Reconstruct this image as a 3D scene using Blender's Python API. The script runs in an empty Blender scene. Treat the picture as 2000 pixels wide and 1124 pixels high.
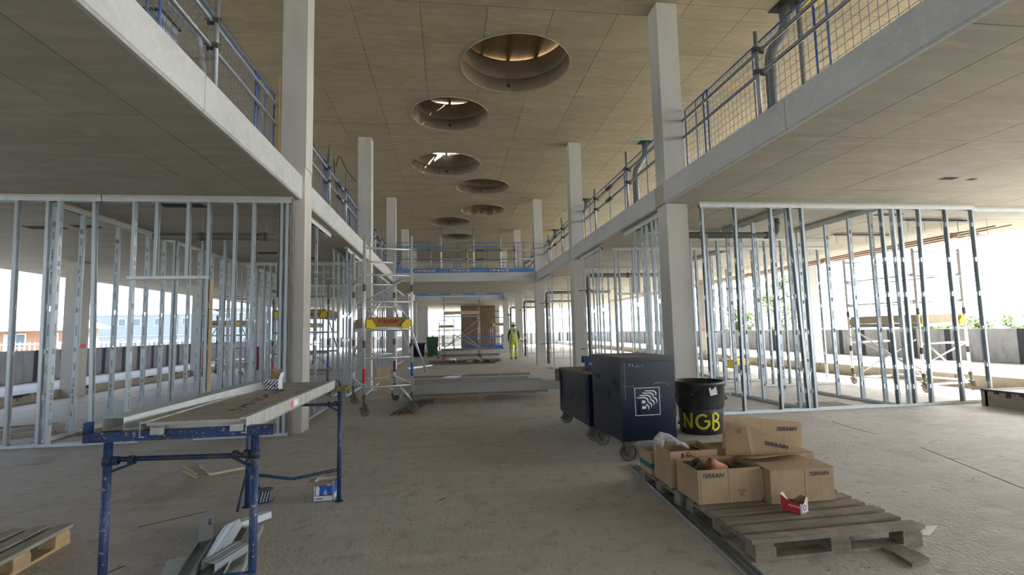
import bpy, bmesh, math, random
from mathutils import Vector, Matrix
random.seed(7)
C = bpy.context.scene.collection
sc = bpy.context.scene
# ------------------------------------------------------------------ camera, sky, sun, exposure
def make_camera():
    f, yaw, pitch, roll = 958.6, 0.1279, 0.0887, -0.0232
    cy, sy, cp, sp = math.cos(yaw), math.sin(yaw), math.cos(pitch), math.sin(pitch)
    fw = Vector((sy*cp, cy*cp, sp)); r = Vector((cy, -sy, 0)); u = r.cross(fw)
    cr, sr = math.cos(roll), math.sin(roll)
    r2 = cr*r + sr*u; u2 = -sr*r + cr*u
    cam = bpy.data.cameras.new('camera'); cam.sensor_width = 36; cam.lens = f/2000*36
    cam.clip_start = 0.05; cam.clip_end = 500
    o = bpy.data.objects.new('camera', cam); C.objects.link(o)
    m = Matrix((r2, u2, -fw)).transposed().to_4x4(); m.translation = (0, 0, 1.35)
    o.matrix_world = m; sc.camera = o
make_camera()
w = bpy.data.worlds.new('sky'); sc.world = w; w.use_nodes = True
nt = w.node_tree; bgn = nt.nodes['Background']
# hazy white sky, brighter and warmer around the sun on the right, cooler and dimmer opposite
SUN = Vector((0.80, 0.28, 0.72)).normalized()
_tc = nt.nodes.new('ShaderNodeTexCoord'); _vm = nt.nodes.new('ShaderNodeVectorMath'); _vm.operation = 'DOT_PRODUCT'
nt.links.new(_tc.outputs['Generated'], _vm.inputs[0]); _vm.inputs[1].default_value = SUN
_mr = nt.nodes.new('ShaderNodeMapRange'); _mr.inputs[1].default_value = -1; _mr.inputs[2].default_value = 1; nt.links.new(_vm.outputs['Value'], _mr.inputs[0])
_pw = nt.nodes.new('ShaderNodeMath'); _pw.operation = 'POWER'; _pw.inputs[1].default_value = 2.6; nt.links.new(_mr.outputs[0], _pw.inputs[0])
_mx = nt.nodes.new('ShaderNodeMix'); _mx.data_type = 'RGBA'; nt.links.new(_pw.outputs[0], _mx.inputs[0])
_mx.inputs[6].default_value = (0.72, 0.87, 1.16, 1); _mx.inputs[7].default_value = (1.0, 0.95, 0.86, 1); nt.links.new(_mx.outputs[2], bgn.inputs[0])
_ma = nt.nodes.new('ShaderNodeMath'); _ma.operation = 'MULTIPLY_ADD'; _ma.inputs[1].default_value = 11.0; _ma.inputs[2].default_value = 1.35
nt.links.new(_pw.outputs[0], _ma.inputs[0]); nt.links.new(_ma.outputs[0], bgn.inputs[1])
sun = bpy.data.lights.new('sun', 'SUN'); sun.energy = 32; sun.angle = math.radians(1.0); sun.color = (1, 0.93, 0.80)
so = bpy.data.objects.new('sun', sun); C.objects.link(so)
so.rotation_euler = (-SUN).to_track_quat('-Z', 'Y').to_euler()
sc.view_settings.view_transform = 'Standard'; sc.view_settings.look = 'None'
sc.view_settings.exposure = 0.32; sc.view_settings.gamma = 1; sc.view_settings.use_curve_mapping = False
sc.cycles.max_bounces = 10; sc.cycles.diffuse_bounces = 7; sc.cycles.glossy_bounces = 4
sc.cycles.sample_clamp_indirect = 6
# ------------------------------------------------------------------ helpers
class MB:
    def __init__(s): s.v = []; s.f = []; s.mi = []; s.cur = 0
    def add(s, vs, fs):
        n = len(s.v); s.v += [tuple(p) for p in vs]
        for f in fs: s.f.append([i+n for i in f]); s.mi.append(s.cur)
        return s
    def bx(s, x0, x1, y0, y1, z0, z1):
        if x0 > x1: x0, x1 = x1, x0
        if y0 > y1: y0, y1 = y1, y0
        if z0 > z1: z0, z1 = z1, z0
        return s.add([(x0,y0,z0),(x1,y0,z0),(x1,y1,z0),(x0,y1,z0),(x0,y0,z1),(x1,y0,z1),(x1,y1,z1),(x0,y1,z1)],
                     [(0,3,2,1),(4,5,6,7),(0,1,5,4),(1,2,6,5),(2,3,7,6),(3,0,4,7)])
    def bar(s, p, q, a, b, up=(0,0,1)):       # rectangular bar from p to q, a wide, b along up
        p = Vector(p); q = Vector(q); d = (q-p).normalized(); up = Vector(up)
        if abs(d.dot(up)) > .99: up = Vector((0,1,0))
        sx = d.cross(up).normalized(); uz = sx.cross(d).normalized()
        vs = []
        for c in (p, q):
            for i, j in ((-1,-1),(1,-1),(1,1),(-1,1)): vs.append(c + sx*i*a/2 + uz*j*b/2)
        return s.add(vs, [(0,1,2,3),(7,6,5,4),(0,4,5,1),(1,5,6,2),(2,6,7,3),(3,7,4,0)])
    def tube(s, p, q, r, n=10, r2=None, cap=True):
        return s.path([p, q], [r, r if r2 is None else r2], n, cap)
    def path(s, pts, r, n=8, cap=True):
        pts = [Vector(p) for p in pts]
        if not isinstance(r, (list, tuple)): r = [r]*len(pts)
        vs = []; prev = None
        for i, p in enumerate(pts):
            a = pts[max(i-1,0)]; b = pts[min(i+1,len(pts)-1)]; d = (b-a).normalized()
            if prev is None:
                up = Vector((0,0,1)) if abs(d.z) < .9 else Vector((1,0,0)); sx = d.cross(up).normalized()
            else:
                sx = (prev - d*prev.dot(d)).normalized()
            prev = sx; uy = d.cross(sx)
            for k in range(n):
                t = 2*math.pi*k/n; vs.append(p + (sx*math.cos(t) + uy*math.sin(t))*r[i])
        fs = []
        for i in range(len(pts)-1):
            for k in range(n): a = i*n+k; b = i*n+(k+1)%n; fs.append((b, a, a+n, b+n))
        if cap: fs.append(tuple(range(n))); fs.append(tuple(reversed(range((len(pts)-1)*n, len(pts)*n))))
        return s.add(vs, fs)
    def lathe(s, prof, n=24, c=(0,0,0), axis='z'):
        vs = []
        for r, z in prof:
            for k in range(n):
                t = 2*math.pi*k/n; a, b = r*math.cos(t), r*math.sin(t)
                if axis == 'z': vs.append((c[0]+a, c[1]+b, c[2]+z))
                elif axis == 'x': vs.append((c[0]+z, c[1]+a, c[2]+b))
                else: vs.append((c[0]+b, c[1]+z, c[2]+a))
        fs = []
        for i in range(len(prof)-1):
            for k in range(n): a = i*n+k; b = i*n+(k+1)%n; fs.append((a, b, b+n, a+n))
        return s.add(vs, fs)
    def prism(s, poly, z0, z1):
        n = len(poly); vs = [(x,y,z0) for x,y in poly]+[(x,y,z1) for x,y in poly]
        fs = [tuple(reversed(range(n))), tuple(range(n,2*n))]+[(i,(i+1)%n,n+(i+1)%n,n+i) for i in range(n)]
        return s.add(vs, fs)
    def slab(s, pts, t):                      # flat polygon given in 3D thickened along its normal
        pts = [Vector(p) for p in pts]; n = len(pts)
        nn = (pts[1]-pts[0]).cross(pts[2]-pts[0]).normalized()*t
        return s.add([p for p in pts]+[p+nn for p in pts], [tuple(reversed(range(n))), tuple(range(n,2*n))]+[(i,(i+1)%n,n+(i+1)%n,n+i) for i in range(n)])
    def build(s, name, m, parent=None, smooth=False, off=None, kind=None, label=None):
        if parent is not None and off is None:
            off = Vector((0,0,0)); p = parent
            while p is not None: off += p.location; p = p.parent
        off = Vector(off) if off is not None else Vector((0,0,0))
        me = bpy.data.meshes.new(name)
        me.from_pydata([(a-off.x, b-off.y, c-off.z) for a,b,c in s.v], [], s.f)
        ms = m if isinstance(m, (list, tuple)) else [m]
        for x in ms: me.materials.append(x)
        if len(ms) > 1: me.polygons.foreach_set('material_index', s.mi)
        if smooth:
            me.polygons.foreach_set('use_smooth', [len(f) == 4 for f in s.f])
        me.update()
        return link(name, me, parent, kind, label)
L0 = (0,0,0)
def link(name, me, parent=None, kind=None, label=None):
    o = bpy.data.objects.new(name, me); C.objects.link(o); o.parent = parent
    if kind: o['kind'] = kind
    if label: o['label'] = label
    return o
def tag(o, label, cat, group=None):
    o['label'] = label; o['category'] = cat
    if group: o['group'] = group
    return o
def thing(name, label, cat, loc=(0,0,0), rotz=0, group=None):
    o = bpy.data.objects.new(name, None); C.objects.link(o); o.empty_display_size = .1
    o.location = loc; o.rotation_euler = (0,0,rotz)
    return tag(o, label, cat, group)
def copy_tree(o, parent=None):
    c = o.copy(); C.objects.link(c); c.parent = parent
    for ch in o.children: copy_tree(ch, c)
    return c
def dup(o, loc, rotz=0, label=None, group=None):
    c = copy_tree(o); c.location = loc; c.rotation_euler = (0,0,rotz)
    if label: c['label'] = label
    if group: c['group'] = group
    return c
def text_obj(txt, size, mat, parent, origin, xdir, ydir, name='lettering', bold=0.0, depth=.0004, shear=0):
    cu = bpy.data.curves.new('t', 'FONT'); cu.body = txt; cu.size = size; cu.offset = bold*size; cu.extrude = depth; cu.shear = shear
    to = bpy.data.objects.new('t', cu); C.objects.link(to)
    dg = bpy.context.evaluated_depsgraph_get(); me = bpy.data.meshes.new_from_object(to.evaluated_get(dg))
    bpy.data.objects.remove(to); bpy.data.curves.remove(cu)
    X = Vector(xdir).normalized(); Y = Vector(ydir); Y = (Y - X*Y.dot(X)).normalized(); Z = X.cross(Y)
    m = Matrix((X, Y, Z)).transposed().to_4x4(); m.translation = Vector(origin)
    me.transform(m); me.materials.clear(); me.materials.append(mat)
    if parent is not None:
        off = Vector((0,0,0)); p = parent
        while p is not None: off += p.location; p = p.parent
        me.transform(Matrix.Translation(-off))
    return link(name, me, parent)
# ------------------------------------------------------------------ materials
def mat(name, col, rough=.8, metal=0, noise=None, bump=0, bscale=20, rnd=0, stain=None, spec=.5):
    """noise=(scale, colour2, contrast_lo, contrast_hi) mixes in a second colour; rnd varies brightness per object"""
    m = bpy.data.materials.new(name); m.use_nodes = True; t = m.node_tree; n = t.nodes; l = t.links
    b = n['Principled BSDF']; b.inputs['Roughness'].default_value = rough; b.inputs['Metallic'].default_value = metal
    b.inputs['Specular IOR Level'].default_value = spec
    tc = n.new('ShaderNodeTexCoord'); geo = n.new('ShaderNodeNewGeometry')
    src = None
    base = n.new('ShaderNodeRGB'); base.outputs[0].default_value = (*col, 1); src = base.outputs[0]
    layers = noise if isinstance(noise, list) else ([noise] if noise else [])
    for k, (scale, col2, lo, hi) in enumerate(layers):
        mp = n.new('ShaderNodeMapping'); l.new(geo.outputs['Position'], mp.inputs[0])
        if isinstance(scale, (tuple, list)): mp.inputs['Scale'].default_value = scale
        else: mp.inputs['Scale'].default_value = (scale,)*3
        nz = n.new('ShaderNodeTexNoise'); nz.inputs['Scale'].default_value = 1; nz.inputs['Detail'].default_value = 6; nz.inputs['Roughness'].default_value = .62
        l.new(mp.outputs[0], nz.inputs['Vector'])
        mr = n.new('ShaderNodeMapRange'); mr.inputs[1].default_value = lo; mr.inputs[2].default_value = hi; l.new(nz.outputs[0], mr.inputs[0])
        mx = n.new('ShaderNodeMix'); mx.data_type = 'RGBA'; l.new(mr.outputs[0], mx.inputs[0]); l.new(src, mx.inputs[6]); mx.inputs[7].default_value = (*col2, 1)
        src = mx.outputs[2]
    if rnd:
        oi = n.new('ShaderNodeObjectInfo'); mr = n.new('ShaderNodeMapRange'); mr.inputs[3].default_value = 1-rnd; mr.inputs[4].default_value = 1+rnd
        l.new(oi.outputs['Random'], mr.inputs[0])
        hs = n.new('ShaderNodeHueSaturation'); l.new(mr.outputs[0], hs.inputs['Value']); l.new(src, hs.inputs['Color']); src = hs.outputs[0]
    l.new(src, b.inputs['Base Color'])
    if bump:
        nz = n.new('ShaderNodeTexNoise'); nz.inputs['Scale'].default_value = bscale; nz.inputs['Detail'].default_value = 5
        l.new(geo.outputs['Position'], nz.inputs['Vector'])
        bp = n.new('ShaderNodeBump'); bp.inputs['Strength'].default_value = bump; bp.inputs['Distance'].default_value = .01
        l.new(nz.outputs[0], bp.inputs['Height']); l.new(bp.outputs[0], b.inputs['Normal'])
    return m
M = {}
M['ceil'] = mat('ceiling_concrete', (.41,.36,.255), .85, noise=[((.5,2.2,1), (.33,.295,.22), .35,.68), ((2.5,9,3), (.48,.42,.30), .5,.75), (1.0, (.49,.36,.22), .60,.78), (3.7,(.24,.19,.13),.72,.80)], bump=.15, bscale=6, rnd=.045)
M['soffit'] = mat('soffit_concrete', (.375,.35,.29), .8, noise=[((.6,2.6,1), (.32,.295,.24), .35,.68), ((2.2,8,3), (.44,.40,.34), .5,.75), (3.1,(.25,.21,.15),.70,.80)], bump=.15, bscale=6, rnd=.04)
M['fascia'] = mat('fascia_concrete', (.47,.485,.475), .75, noise=[(1.6,(.39,.40,.39),.4,.7), (14,(.52,.53,.52),.5,.75), (60,(.25,.25,.24),.72,.76)], bump=.12, bscale=30)
M['column'] = mat('column_concrete', (.50,.49,.45), .75, noise=[((5,5,.7),(.43,.42,.38),.4,.7), (1.2,(.52,.50,.45),.45,.7), (45,(.33,.31,.27),.70,.76)], bump=.1, bscale=30)
M['floor'] = mat('floor_concrete', (.465,.445,.405), .72, noise=[(.55,(.385,.365,.325),.40,.62), ((1.6,5,1),(.50,.48,.445),.50,.68), (7,(.32,.295,.25),.54,.68), ((14,4,1),(.36,.335,.295),.58,.68), (110,(.53,.50,.46),.57,.68), (70,(.27,.24,.20),.62,.72), ((.9,.35,1),(.28,.235,.175),.58,.72), ((.25,1.6,1),(.47,.44,.40),.55,.7)], bump=.8, bscale=38)
M['deck'] = mat('terrace_deck', (.27,.275,.285), .7, noise=(3,(.22,.23,.245),.4,.7), bump=.1)
M['kerb'] = mat('kerb_concrete', (.37,.335,.275), .85, noise=[(4,(.31,.275,.225),.4,.65),((7,7,3),(.10,.09,.08),.64,.68)], bump=.3, bscale=20)
M['bitumen'] = mat('bitumen', (.035,.035,.05), .6)
M['parapet'] = mat('parapet_concrete', (.27,.28,.295), .9, noise=[(2,(.34,.345,.36),.4,.7),((6,6,1.5),(.18,.185,.20),.5,.7)], rnd=.08)
M['parapet_band'] = mat('parapet_band', (.03,.032,.045), .7)
M['steel'] = mat('galvanised_stud', (.47,.52,.54), .38, .5, noise=[((2,2,.7),(.45,.50,.52),.4,.65)], rnd=.08)
M['track'] = mat('galvanised_track', (.62,.66,.67), .42, .7, noise=(12,(.52,.56,.57),.4,.7))
M['print'] = mat('black_stud_print', (.075,.08,.11), .6)
M['tube'] = mat('galvanised_tube', (.36,.38,.38), .5, .6, noise=[(14,(.27,.28,.28),.4,.7)])
M['tube_yellow'] = mat('yellow_painted_tube', (.42,.36,.10), .6, noise=(14,(.3,.28,.17),.45,.65))
M['alu'] = mat('aluminium', (.80,.81,.83), .3, .65, noise=(25,(.68,.69,.71),.45,.7))
M['clamp'] = mat('dark_coupler', (.10,.10,.085), .6, .5, noise=(30,(.2,.17,.1),.5,.7))
M['blue_tube'] = mat('blue_barrier_tube', (.055,.12,.32), .45, noise=(20,(.12,.22,.5),.5,.7))
M['wire'] = mat('barrier_wire', (.19,.24,.34), .5, .4)
M['blue_band'] = mat('blue_banner', (.06,.17,.40), .6, noise=(3,(.10,.24,.48),.4,.7))
M['navy_box'] = mat('navy_banner_panel', (.012,.045,.19), .6)
M['white_paint'] = mat('white_paint', (.8,.8,.8), .6)
M['trestle'] = mat('scuffed_blue_paint', (.012,.045,.13), .5, .1, noise=[(7,(.008,.026,.08),.45,.65),(55,(.28,.21,.13),.60,.64),(150,(.33,.28,.20),.66,.69),(9,(.09,.06,.04),.62,.68)], bump=.15, bscale=60)
M['rail_dark'] = mat('rusty_dark_blue_paint', (.012,.028,.07), .6, .2, noise=[(16,(.05,.04,.035),.5,.62),(60,(.33,.22,.12),.66,.7)])
M['rusty_yellow'] = mat('rusty_yellow_paint', (.10,.085,.05), .7, noise=(40,(.38,.29,.04),.52,.6))
M['ply_grey'] = mat('worn_deck_ply', (.31,.295,.26), .8, noise=[(5,(.37,.355,.325),.4,.65),(25,(.22,.2,.17),.55,.72),((9,30,9),(.10,.09,.08),.73,.76)], bump=.3, bscale=50)
M['platform_alu'] = mat('dull_aluminium', (.50,.51,.49), .55, .6, noise=[((12,30,5),(.38,.39,.36),.42,.65),(50,(.62,.62,.58),.6,.7)])
M['wood_grey'] = mat('weathered_pallet_wood', (.235,.195,.145), .85, noise=[((3,40,40),(.17,.14,.105),.4,.65),(6,(.30,.26,.20),.5,.7)], bump=.4, bscale=60, rnd=.13)
M['wood_new'] = mat('newer_pallet_wood', (.42,.31,.165), .8, noise=[((40,4,40),(.33,.24,.12),.4,.65),(6,(.46,.36,.22),.5,.7)], bump=.3, bscale=60, rnd=.1)
M['slat_grey'] = mat('grey_topped_slat', (.33,.32,.27), .85, noise=[((40,4,40),(.26,.25,.21),.4,.65)], bump=.3, bscale=60, rnd=.08)
M['timber'] = mat('pale_timber', (.62,.48,.28), .75, noise=((30,30,3),(.53,.39,.21),.4,.65))
M['board'] = mat('brown_toe_board', (.33,.22,.11), .8, noise=[(3,(.26,.17,.085),.4,.65),(30,(.40,.28,.15),.55,.7)])
M['board_pale'] = mat('pale_toe_board', (.62,.50,.34), .8, noise=[(5,(.55,.43,.28),.4,.65),(40,(.3,.22,.14),.70,.74)])
M['card'] = mat('cardboard', (.40,.285,.165), .85, noise=[(6,(.34,.235,.13),.4,.68),((60,60,4),(.43,.31,.185),.5,.7)], bump=.12, bscale=25, rnd=.06)
M['card_in'] = mat('cardboard_inside', (.30,.205,.115), .9, noise=(5,(.25,.17,.09),.4,.7))
M['ink'] = mat('dark_blue_ink', (.02,.025,.06), .7)
M['red'] = mat('red_print', (.55,.03,.03), .6)
M['red_dull'] = mat('worn_red_print', (.30,.03,.02), .8, noise=(30,(.28,.17,.05),.5,.65))
M['ochre'] = mat('ochre_toe_board', (.33,.21,.05), .8, noise=(8,(.26,.16,.05),.4,.65))
M['red_dull2'] = mat('faded_red_spray', (.42,.10,.08), .8, noise=(20,(.28,.16,.12),.45,.6))
M['pink'] = mat('pink_marking_spray', (.85,.10,.16), .7)
M['navy'] = mat('navy_enamel', (.0018,.0075,.025), .30, noise=[(5,(.003,.011,.034),.45,.65),(80,(.05,.06,.10),.71,.74)], bump=.05, bscale=40)
M['worn_top'] = mat('worn_brown_lid', (.17,.12,.08), .75, noise=[(5,(.12,.09,.065),.4,.65)])
M['navy_top'] = mat('dusty_chest_lid', (.20,.18,.15), .7, noise=[(4,(.13,.12,.11),.4,.65)])
M['white'] = mat('white_logo', (.72,.72,.72), .6)
M['black'] = mat('black_plastic', (.016,.017,.019), .42, noise=[(6,(.045,.045,.045),.45,.7)], bump=.08, bscale=12)
M['paint_y'] = mat('yellow_spray_paint', (.62,.55,.02), .6, noise=(30,(.50,.44,.02),.45,.65))
M['yellow'] = mat('yellow_plastic', (.75,.58,.01), .5)
M['rubber'] = mat('grey_rubber', (.10,.095,.085), .8, noise=(30,(.16,.15,.13),.5,.7))
M['wheel'] = mat('dirty_castor', (.17,.13,.09), .7, noise=(30,(.28,.18,.07),.5,.7))
M['terracotta'] = mat('terracotta', (.42,.18,.10), .8, noise=(15,(.62,.30,.17),.45,.7))
M['pipe'] = mat('grey_plastic_pipe', (.13,.135,.12), .45)
M['copper'] = mat('copper', (.36,.20,.15), .4, .5)
M['brown_pipe'] = mat('tarnished_copper', (.16,.085,.065), .45, .3, noise=(9,(.30,.17,.13),.5,.65))
M['beam'] = mat('grey_precast', (.33,.33,.31), .8, noise=[(3,(.28,.28,.26),.4,.7)])
M['hole'] = mat('dark_void', (.02,.018,.015), .9)
M['ply'] = mat('shuttering_ply', (.36,.24,.12), .7, noise=[((8,1.2,1),(.27,.17,.08),.4,.65)], rnd=.06)
M['ply_core'] = mat('brown_core_wall', (.17,.125,.075), .85, noise=[(1,(.21,.155,.10),.4,.7)])
M['ring'] = mat('ring_concrete', (.40,.37,.30), .8, noise=[((2,2,1),(.30,.27,.22),.4,.65),(9,(.20,.17,.14),.66,.75)], bump=.1)
M['plaster'] = mat('plasterboard', (.44,.43,.40), .85, noise=(6,(.38,.37,.34),.4,.7))
M['hiviz'] = mat('high_visibility_yellow', (.48,.58,.06), .8, noise=(12,(.38,.44,.06),.4,.7))
M['silver'] = mat('reflective_tape', (.6,.62,.62), .4)
M['dark_cloth'] = mat('dark_sleeves', (.03,.03,.035), .85)
M['skin'] = mat('skin', (.45,.27,.19), .6)
M['helmet'] = mat('white_helmet', (.85,.85,.85), .35)
M['boot'] = mat('boot', (.09,.07,.05), .7)
M['green'] = mat('green_bin_plastic', (.02,.085,.035), .45)
M['brick'] = mat('far_brick', (.30,.165,.115), .85, noise=(3,(.35,.20,.14),.4,.7))
M['cabin'] = mat('pale_blue_cabin', (.155,.20,.235), .6)
M['roofing'] = mat('pale_roof', (.27,.30,.32), .6)
M['glass'] = mat('window_glass', (.10,.14,.18), .1)
M['ground'] = mat('far_ground', (.26,.25,.23), .9, noise=(.2,(.21,.22,.17),.4,.7))
M['leaf'] = mat('leaves', (.10,.17,.035), .6, noise=(2,(.16,.24,.05),.4,.6))
M['bark'] = mat('bark', (.12,.09,.06), .9)
M['cloth'] = mat('work_glove_cloth', (.50,.47,.47), .9, noise=(30,(.33,.30,.31),.45,.65))
M['cable'] = mat('black_cable', (.015,.013,.012), .6)
M['maroon'] = mat('maroon_board', (.22,.01,.02), .7)
M['teal'] = mat('teal_print', (.02,.13,.13), .7)
M['box_blue'] = mat('blue_box_print', (.01,.10,.42), .55)
M['box_white'] = mat('white_box_card', (.62,.64,.66), .7)
M['grey_metal'] = mat('grey_cabinet', (.33,.35,.37), .5, .3)
M['strip_pack'] = mat('pale_packer_strip', (.50,.47,.40), .8)
M['debris'] = mat('dust_and_grit', (.24,.20,.15), .95, rnd=.2)
M['yellow_stain'] = mat('yellow_spray_mark', (.60,.46,.14), .8)
M['blue_stain'] = mat('light_blue_paint_mark', (.20,.55,.70), .8)
# ------------------------------------------------------------------ frame dimensions
XL, XR = -2.06, 3.45          # inner faces of the hall columns
CW = .35; BAY = 6.05; Y0 = 7.30
Z1, Z2, ZC = 3.32, 3.66, 6.72 # soffit, first floor, roof soffit
FL, FR = -2.105, 3.42         # fascia planes
EL, ER = -11.9, 12.45         # outer slab edges
YS, YE = -16.0, 44.0
HOLES = [(1.38,9.42,1.10),(.07,11.80,.95),(-.04,15.45,1.10),(1.27,17.80,1.0),(1.53,21.27,.98),(.03,23.63,1.02),(.45,27.4,.97),(1.3,3.6,1.0),(.2,6.0,1.0)]
# ------------------------------------------------------------------ setting
o = MB().bx(-9.45, 8.45, YS, 6.9, -.25, 0).bx(-9.45, 10.5, 6.9, YE+2, -.25, 0).build('floor', M['floor'], kind='structure')
b = MB(); rr = random.Random(5)
for i in range(420):
    if i < 300: x, y = rr.uniform(-3.5, 6), 2.3+rr.random()**1.6*9
    else: x, y = rr.gauss(2.0 if i % 2 else -.2, .35), rr.gauss(2.4 if i % 2 else 3.9, .5)
    if (-1.6 < x < 2.4 and 8 < y < 11.5) or (1.6 < x < 3.0 and 2.6 < y < 4.45) or (x < -2.2 and y < 4.3): continue
    r_ = rr.uniform(.002,.006); a = rr.uniform(0,3.14)
    b.prism([(x+r_*math.cos(a+t)*rr.uniform(.6,1.6), y+r_*math.sin(a+t)) for t in (0,1.3,2.5,3.9,5.2)], 0, r_*rr.uniform(.3,.7))
b.build('grit', M['debris'], kind='stuff')
# saw cuts and drag marks in the screed, shallow strips
def soffit_with_panels(name, x0, x1, y0, y1, z, th, mt, xs, ys, ylim, holes=()):
    base = MB().bx(x0, x1, y0, y1, z+.014, z+th).build(name, mt, kind='structure')
    cutters = []
    if holes:
        cb = MB()
        for hx, hy, hr in holes: cb.lathe([(0,z-.5),(hr,z-.5),(hr,z+th+.5),(0,z+th+.5)], 48, (hx,hy,0))
        cut = cb.build('cut', mt)
        bm = bmesh.new(); bm.from_mesh(cut.data); bmesh.ops.remove_doubles(bm, verts=bm.verts, dist=1e-5); bmesh.ops.recalc_face_normals(bm, faces=bm.faces); bm.to_mesh(cut.data); bm.free()
        def boolean(ob):
            md = ob.modifiers.new('b', 'BOOLEAN'); md.object = cut; md.solver = 'EXACT'; md.operation = 'DIFFERENCE'
            dg = bpy.context.evaluated_depsgraph_get(); me = bpy.data.meshes.new_from_object(ob.evaluated_get(dg))
            ob.modifiers.clear(); ob.data = me
            me.polygons.foreach_set('use_smooth', [False]*len(me.polygons))
        boolean(base)
    g = .0042; far = MB(); n = 0
    for j in range(len(ys)-1):
        for i in range(len(xs)-1):
            a0, a1, c0, c1 = xs[i]+g, xs[i+1]-g, ys[j]+g, ys[j+1]-g
            zj = z + random.uniform(-.0015,.0015)
            hit = [h for h in holes if a0-h[2] < h[0] < a1+h[2] and c0-h[2] < h[1] < c1+h[2]]
            if ys[j] < ylim:
                p = MB().bx(a0, a1, c0, c1, zj, z+.016).build('formwork_panel', mt, base); n += 1
                if hit: boolean(p)
            else:
                if hit:
                    p = MB().bx(a0, a1, c0, c1, zj, z+.016).build('formwork_panel', mt, base); boolean(p); n += 1
                else: far.bx(a0, a1, c0, c1, zj, z+.016)
    if far.v: far.build('formwork_panel', mt, base, kind='stuff')
    if holes: bpy.data.objects.remove(cut)
    return base
xs = [.69+1.115*k for k in range(-11, 12)]
ys = [1.6]
for k in range(0, 6):
    t = Y0 + BAY*k; ys += [t, t+CW, t+CW+1.1, t+CW+2.95, t+CW+4.8]
ys = [y for y in ys if y < 37.5]
ys = sorted(set(round(y,3) for y in [-1.0, 1.6, 3.45, 5.3] + ys))
roof = soffit_with_panels('ceiling', -13.0, 13.6, YS, YE, ZC, .30, M['ceil'], [x for x in xs if -8.5 < x < 9.9], ys, 19.0, HOLES)
# shallow down-stand strips along each column line
for k in range(-1, 6):
    y = Y0+BAY*k
    MB().bx(XL, XR, y+.014, y+CW-.014, ZC-.004, ZC+.01).build('trim_%d' % (k+2), M['ceil'], kind='structure')
ysf = [-1.0, .82, 2.68, 4.55, 6.4, 8.25, 10.1, 11.95, 13.8, 15.65, 17.5, 19.35, 21.2, 23.05, 24.9, 26.75, 28.6, 30.45]
xl = [-11.8,-10.6,-9.2,-7.9,-6.6,-5.7,-4.55,-3.24,-2.65,-2.125]
xr = [3.44,4.02,4.58,5.75,6.95,8.1,9.3,10.5,11.6,12.4]
cl = soffit_with_panels('ceiling_left', EL, FL, YS, YE, Z1, Z2-Z1, M['soffit'], xl, ysf, 17.0)
cr_ = soffit_with_panels('ceiling_right', FR, ER, YS, YE, Z1, Z2-Z1, M['soffit'], xr, ysf, 17.0)
# fascias (edge band slightly proud with a chamfered drip) in lengths with joints
def fascia(n, x, side):
    ends = [YS, -4.8, 4.42, Y0] + [Y0+CW+BAY*k for k in range(0)]
    segs = [(YS, -1.6), (-1.59, 4.424), (4.436, Y0)]
    for k in range(0, 5): segs.append((Y0+CW+BAY*k, Y0+BAY*(k+1)))
    for i, (a, c) in enumerate(segs):
        poly = [(0,0),(0,.335),(-.05,.335),(-.05,0)]
        m = MB()
        x1 = x - side*.05; xo = x + side*.004
        m.add([(x1,a,Z1-.001),(xo-side*.02,a,Z1-.001),(xo,a,Z1+.02),(xo,a,Z2+.001),(x1,a,Z2+.001),(x1,c,Z1-.001),(xo-side*.02,c,Z1-.001),(xo,c,Z1+.02),(xo,c,Z2+.001),(x1,c,Z2+.001)],
              [(4,3,2,1,0),(5,6,7,8,9),(0,1,6,5),(1,2,7,6),(2,3,8,7),(3,4,9,8),(4,0,5,9)])
        m.build('trim_%d' % (n+i), M['fascia'], kind='structure')
fascia(20, FL, 1); fascia(40, FR, -1)
# columns
ordn = ['nearest', 'second', 'third', 'fourth', 'fifth', 'sixth']
def column(x, y, label, group=None, pinks=(), z1=ZC):
    t = thing('concrete_column', label, 'column', (x, y, 0), 0, group)
    MB().bx(0, CW, 0, CW, 0, Z1-.012).build('lower_shaft', M['column'], t, off=L0)
    MB().bx(.004, CW-.004, .004, CW-.004, Z1-.012, Z2+.14).build('slab_head', M['column'], t, off=L0)
    MB().bx(0.003, CW+.003, .002, CW, Z2+.152, z1).build('upper_shaft', M['column'], t, off=L0)
    MB().bx(.008, CW-.008, .008, CW-.008, Z2+.138, Z2+.154).build('joint', M['column'], t, off=L0)
    for (z, face) in pinks:
        pm = MB()
        if face == 'in': xx = CW+.0015 if x < 0 else -.0015; pm.bx(xx-.001, xx+.001, .05, .27, z-.04, z+.05)
        else: pm.bx(.03, .25, -.0025, -.0005, z-.04, z+.05)
        pm.build('spray_mark', M['pink'], t, off=L0, label='pink spray mark')
    return t
for k in range(-1, 6):
    y = Y0 + BAY*k
    nm = 'unseen' if k < 0 else ordn[k]
    if k < 0:
        column(XL-CW, y, 'pale concrete column left of the hall, out of frame behind the trestle'); column(XR, y, 'pale concrete column right of the hall, out of frame behind the pallets'); continue
    column(XL-CW, y, '%s square concrete column in the row along the left side of the hall' % nm)
    column(XR, y, '%s square concrete column in the row along the right side of the hall' % nm)
for k in range(-1, 5):
    y = Y0 + BAY*k
    nm = ['','','nearest visible','second visible','third visible','fourth visible'][k+1] if k >= 1 else ('out of frame' if k < 0 else 'level with the near partitions')
    column(-9.4, y, 'outer left edge column, %s, concrete with pink spray mark' % nm, pinks=[(1.22,'in')])
    column(10.6, y, 'outer right edge column, %s, concrete with pink spray mark' % nm, pinks=[(1.22,'in')])
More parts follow.
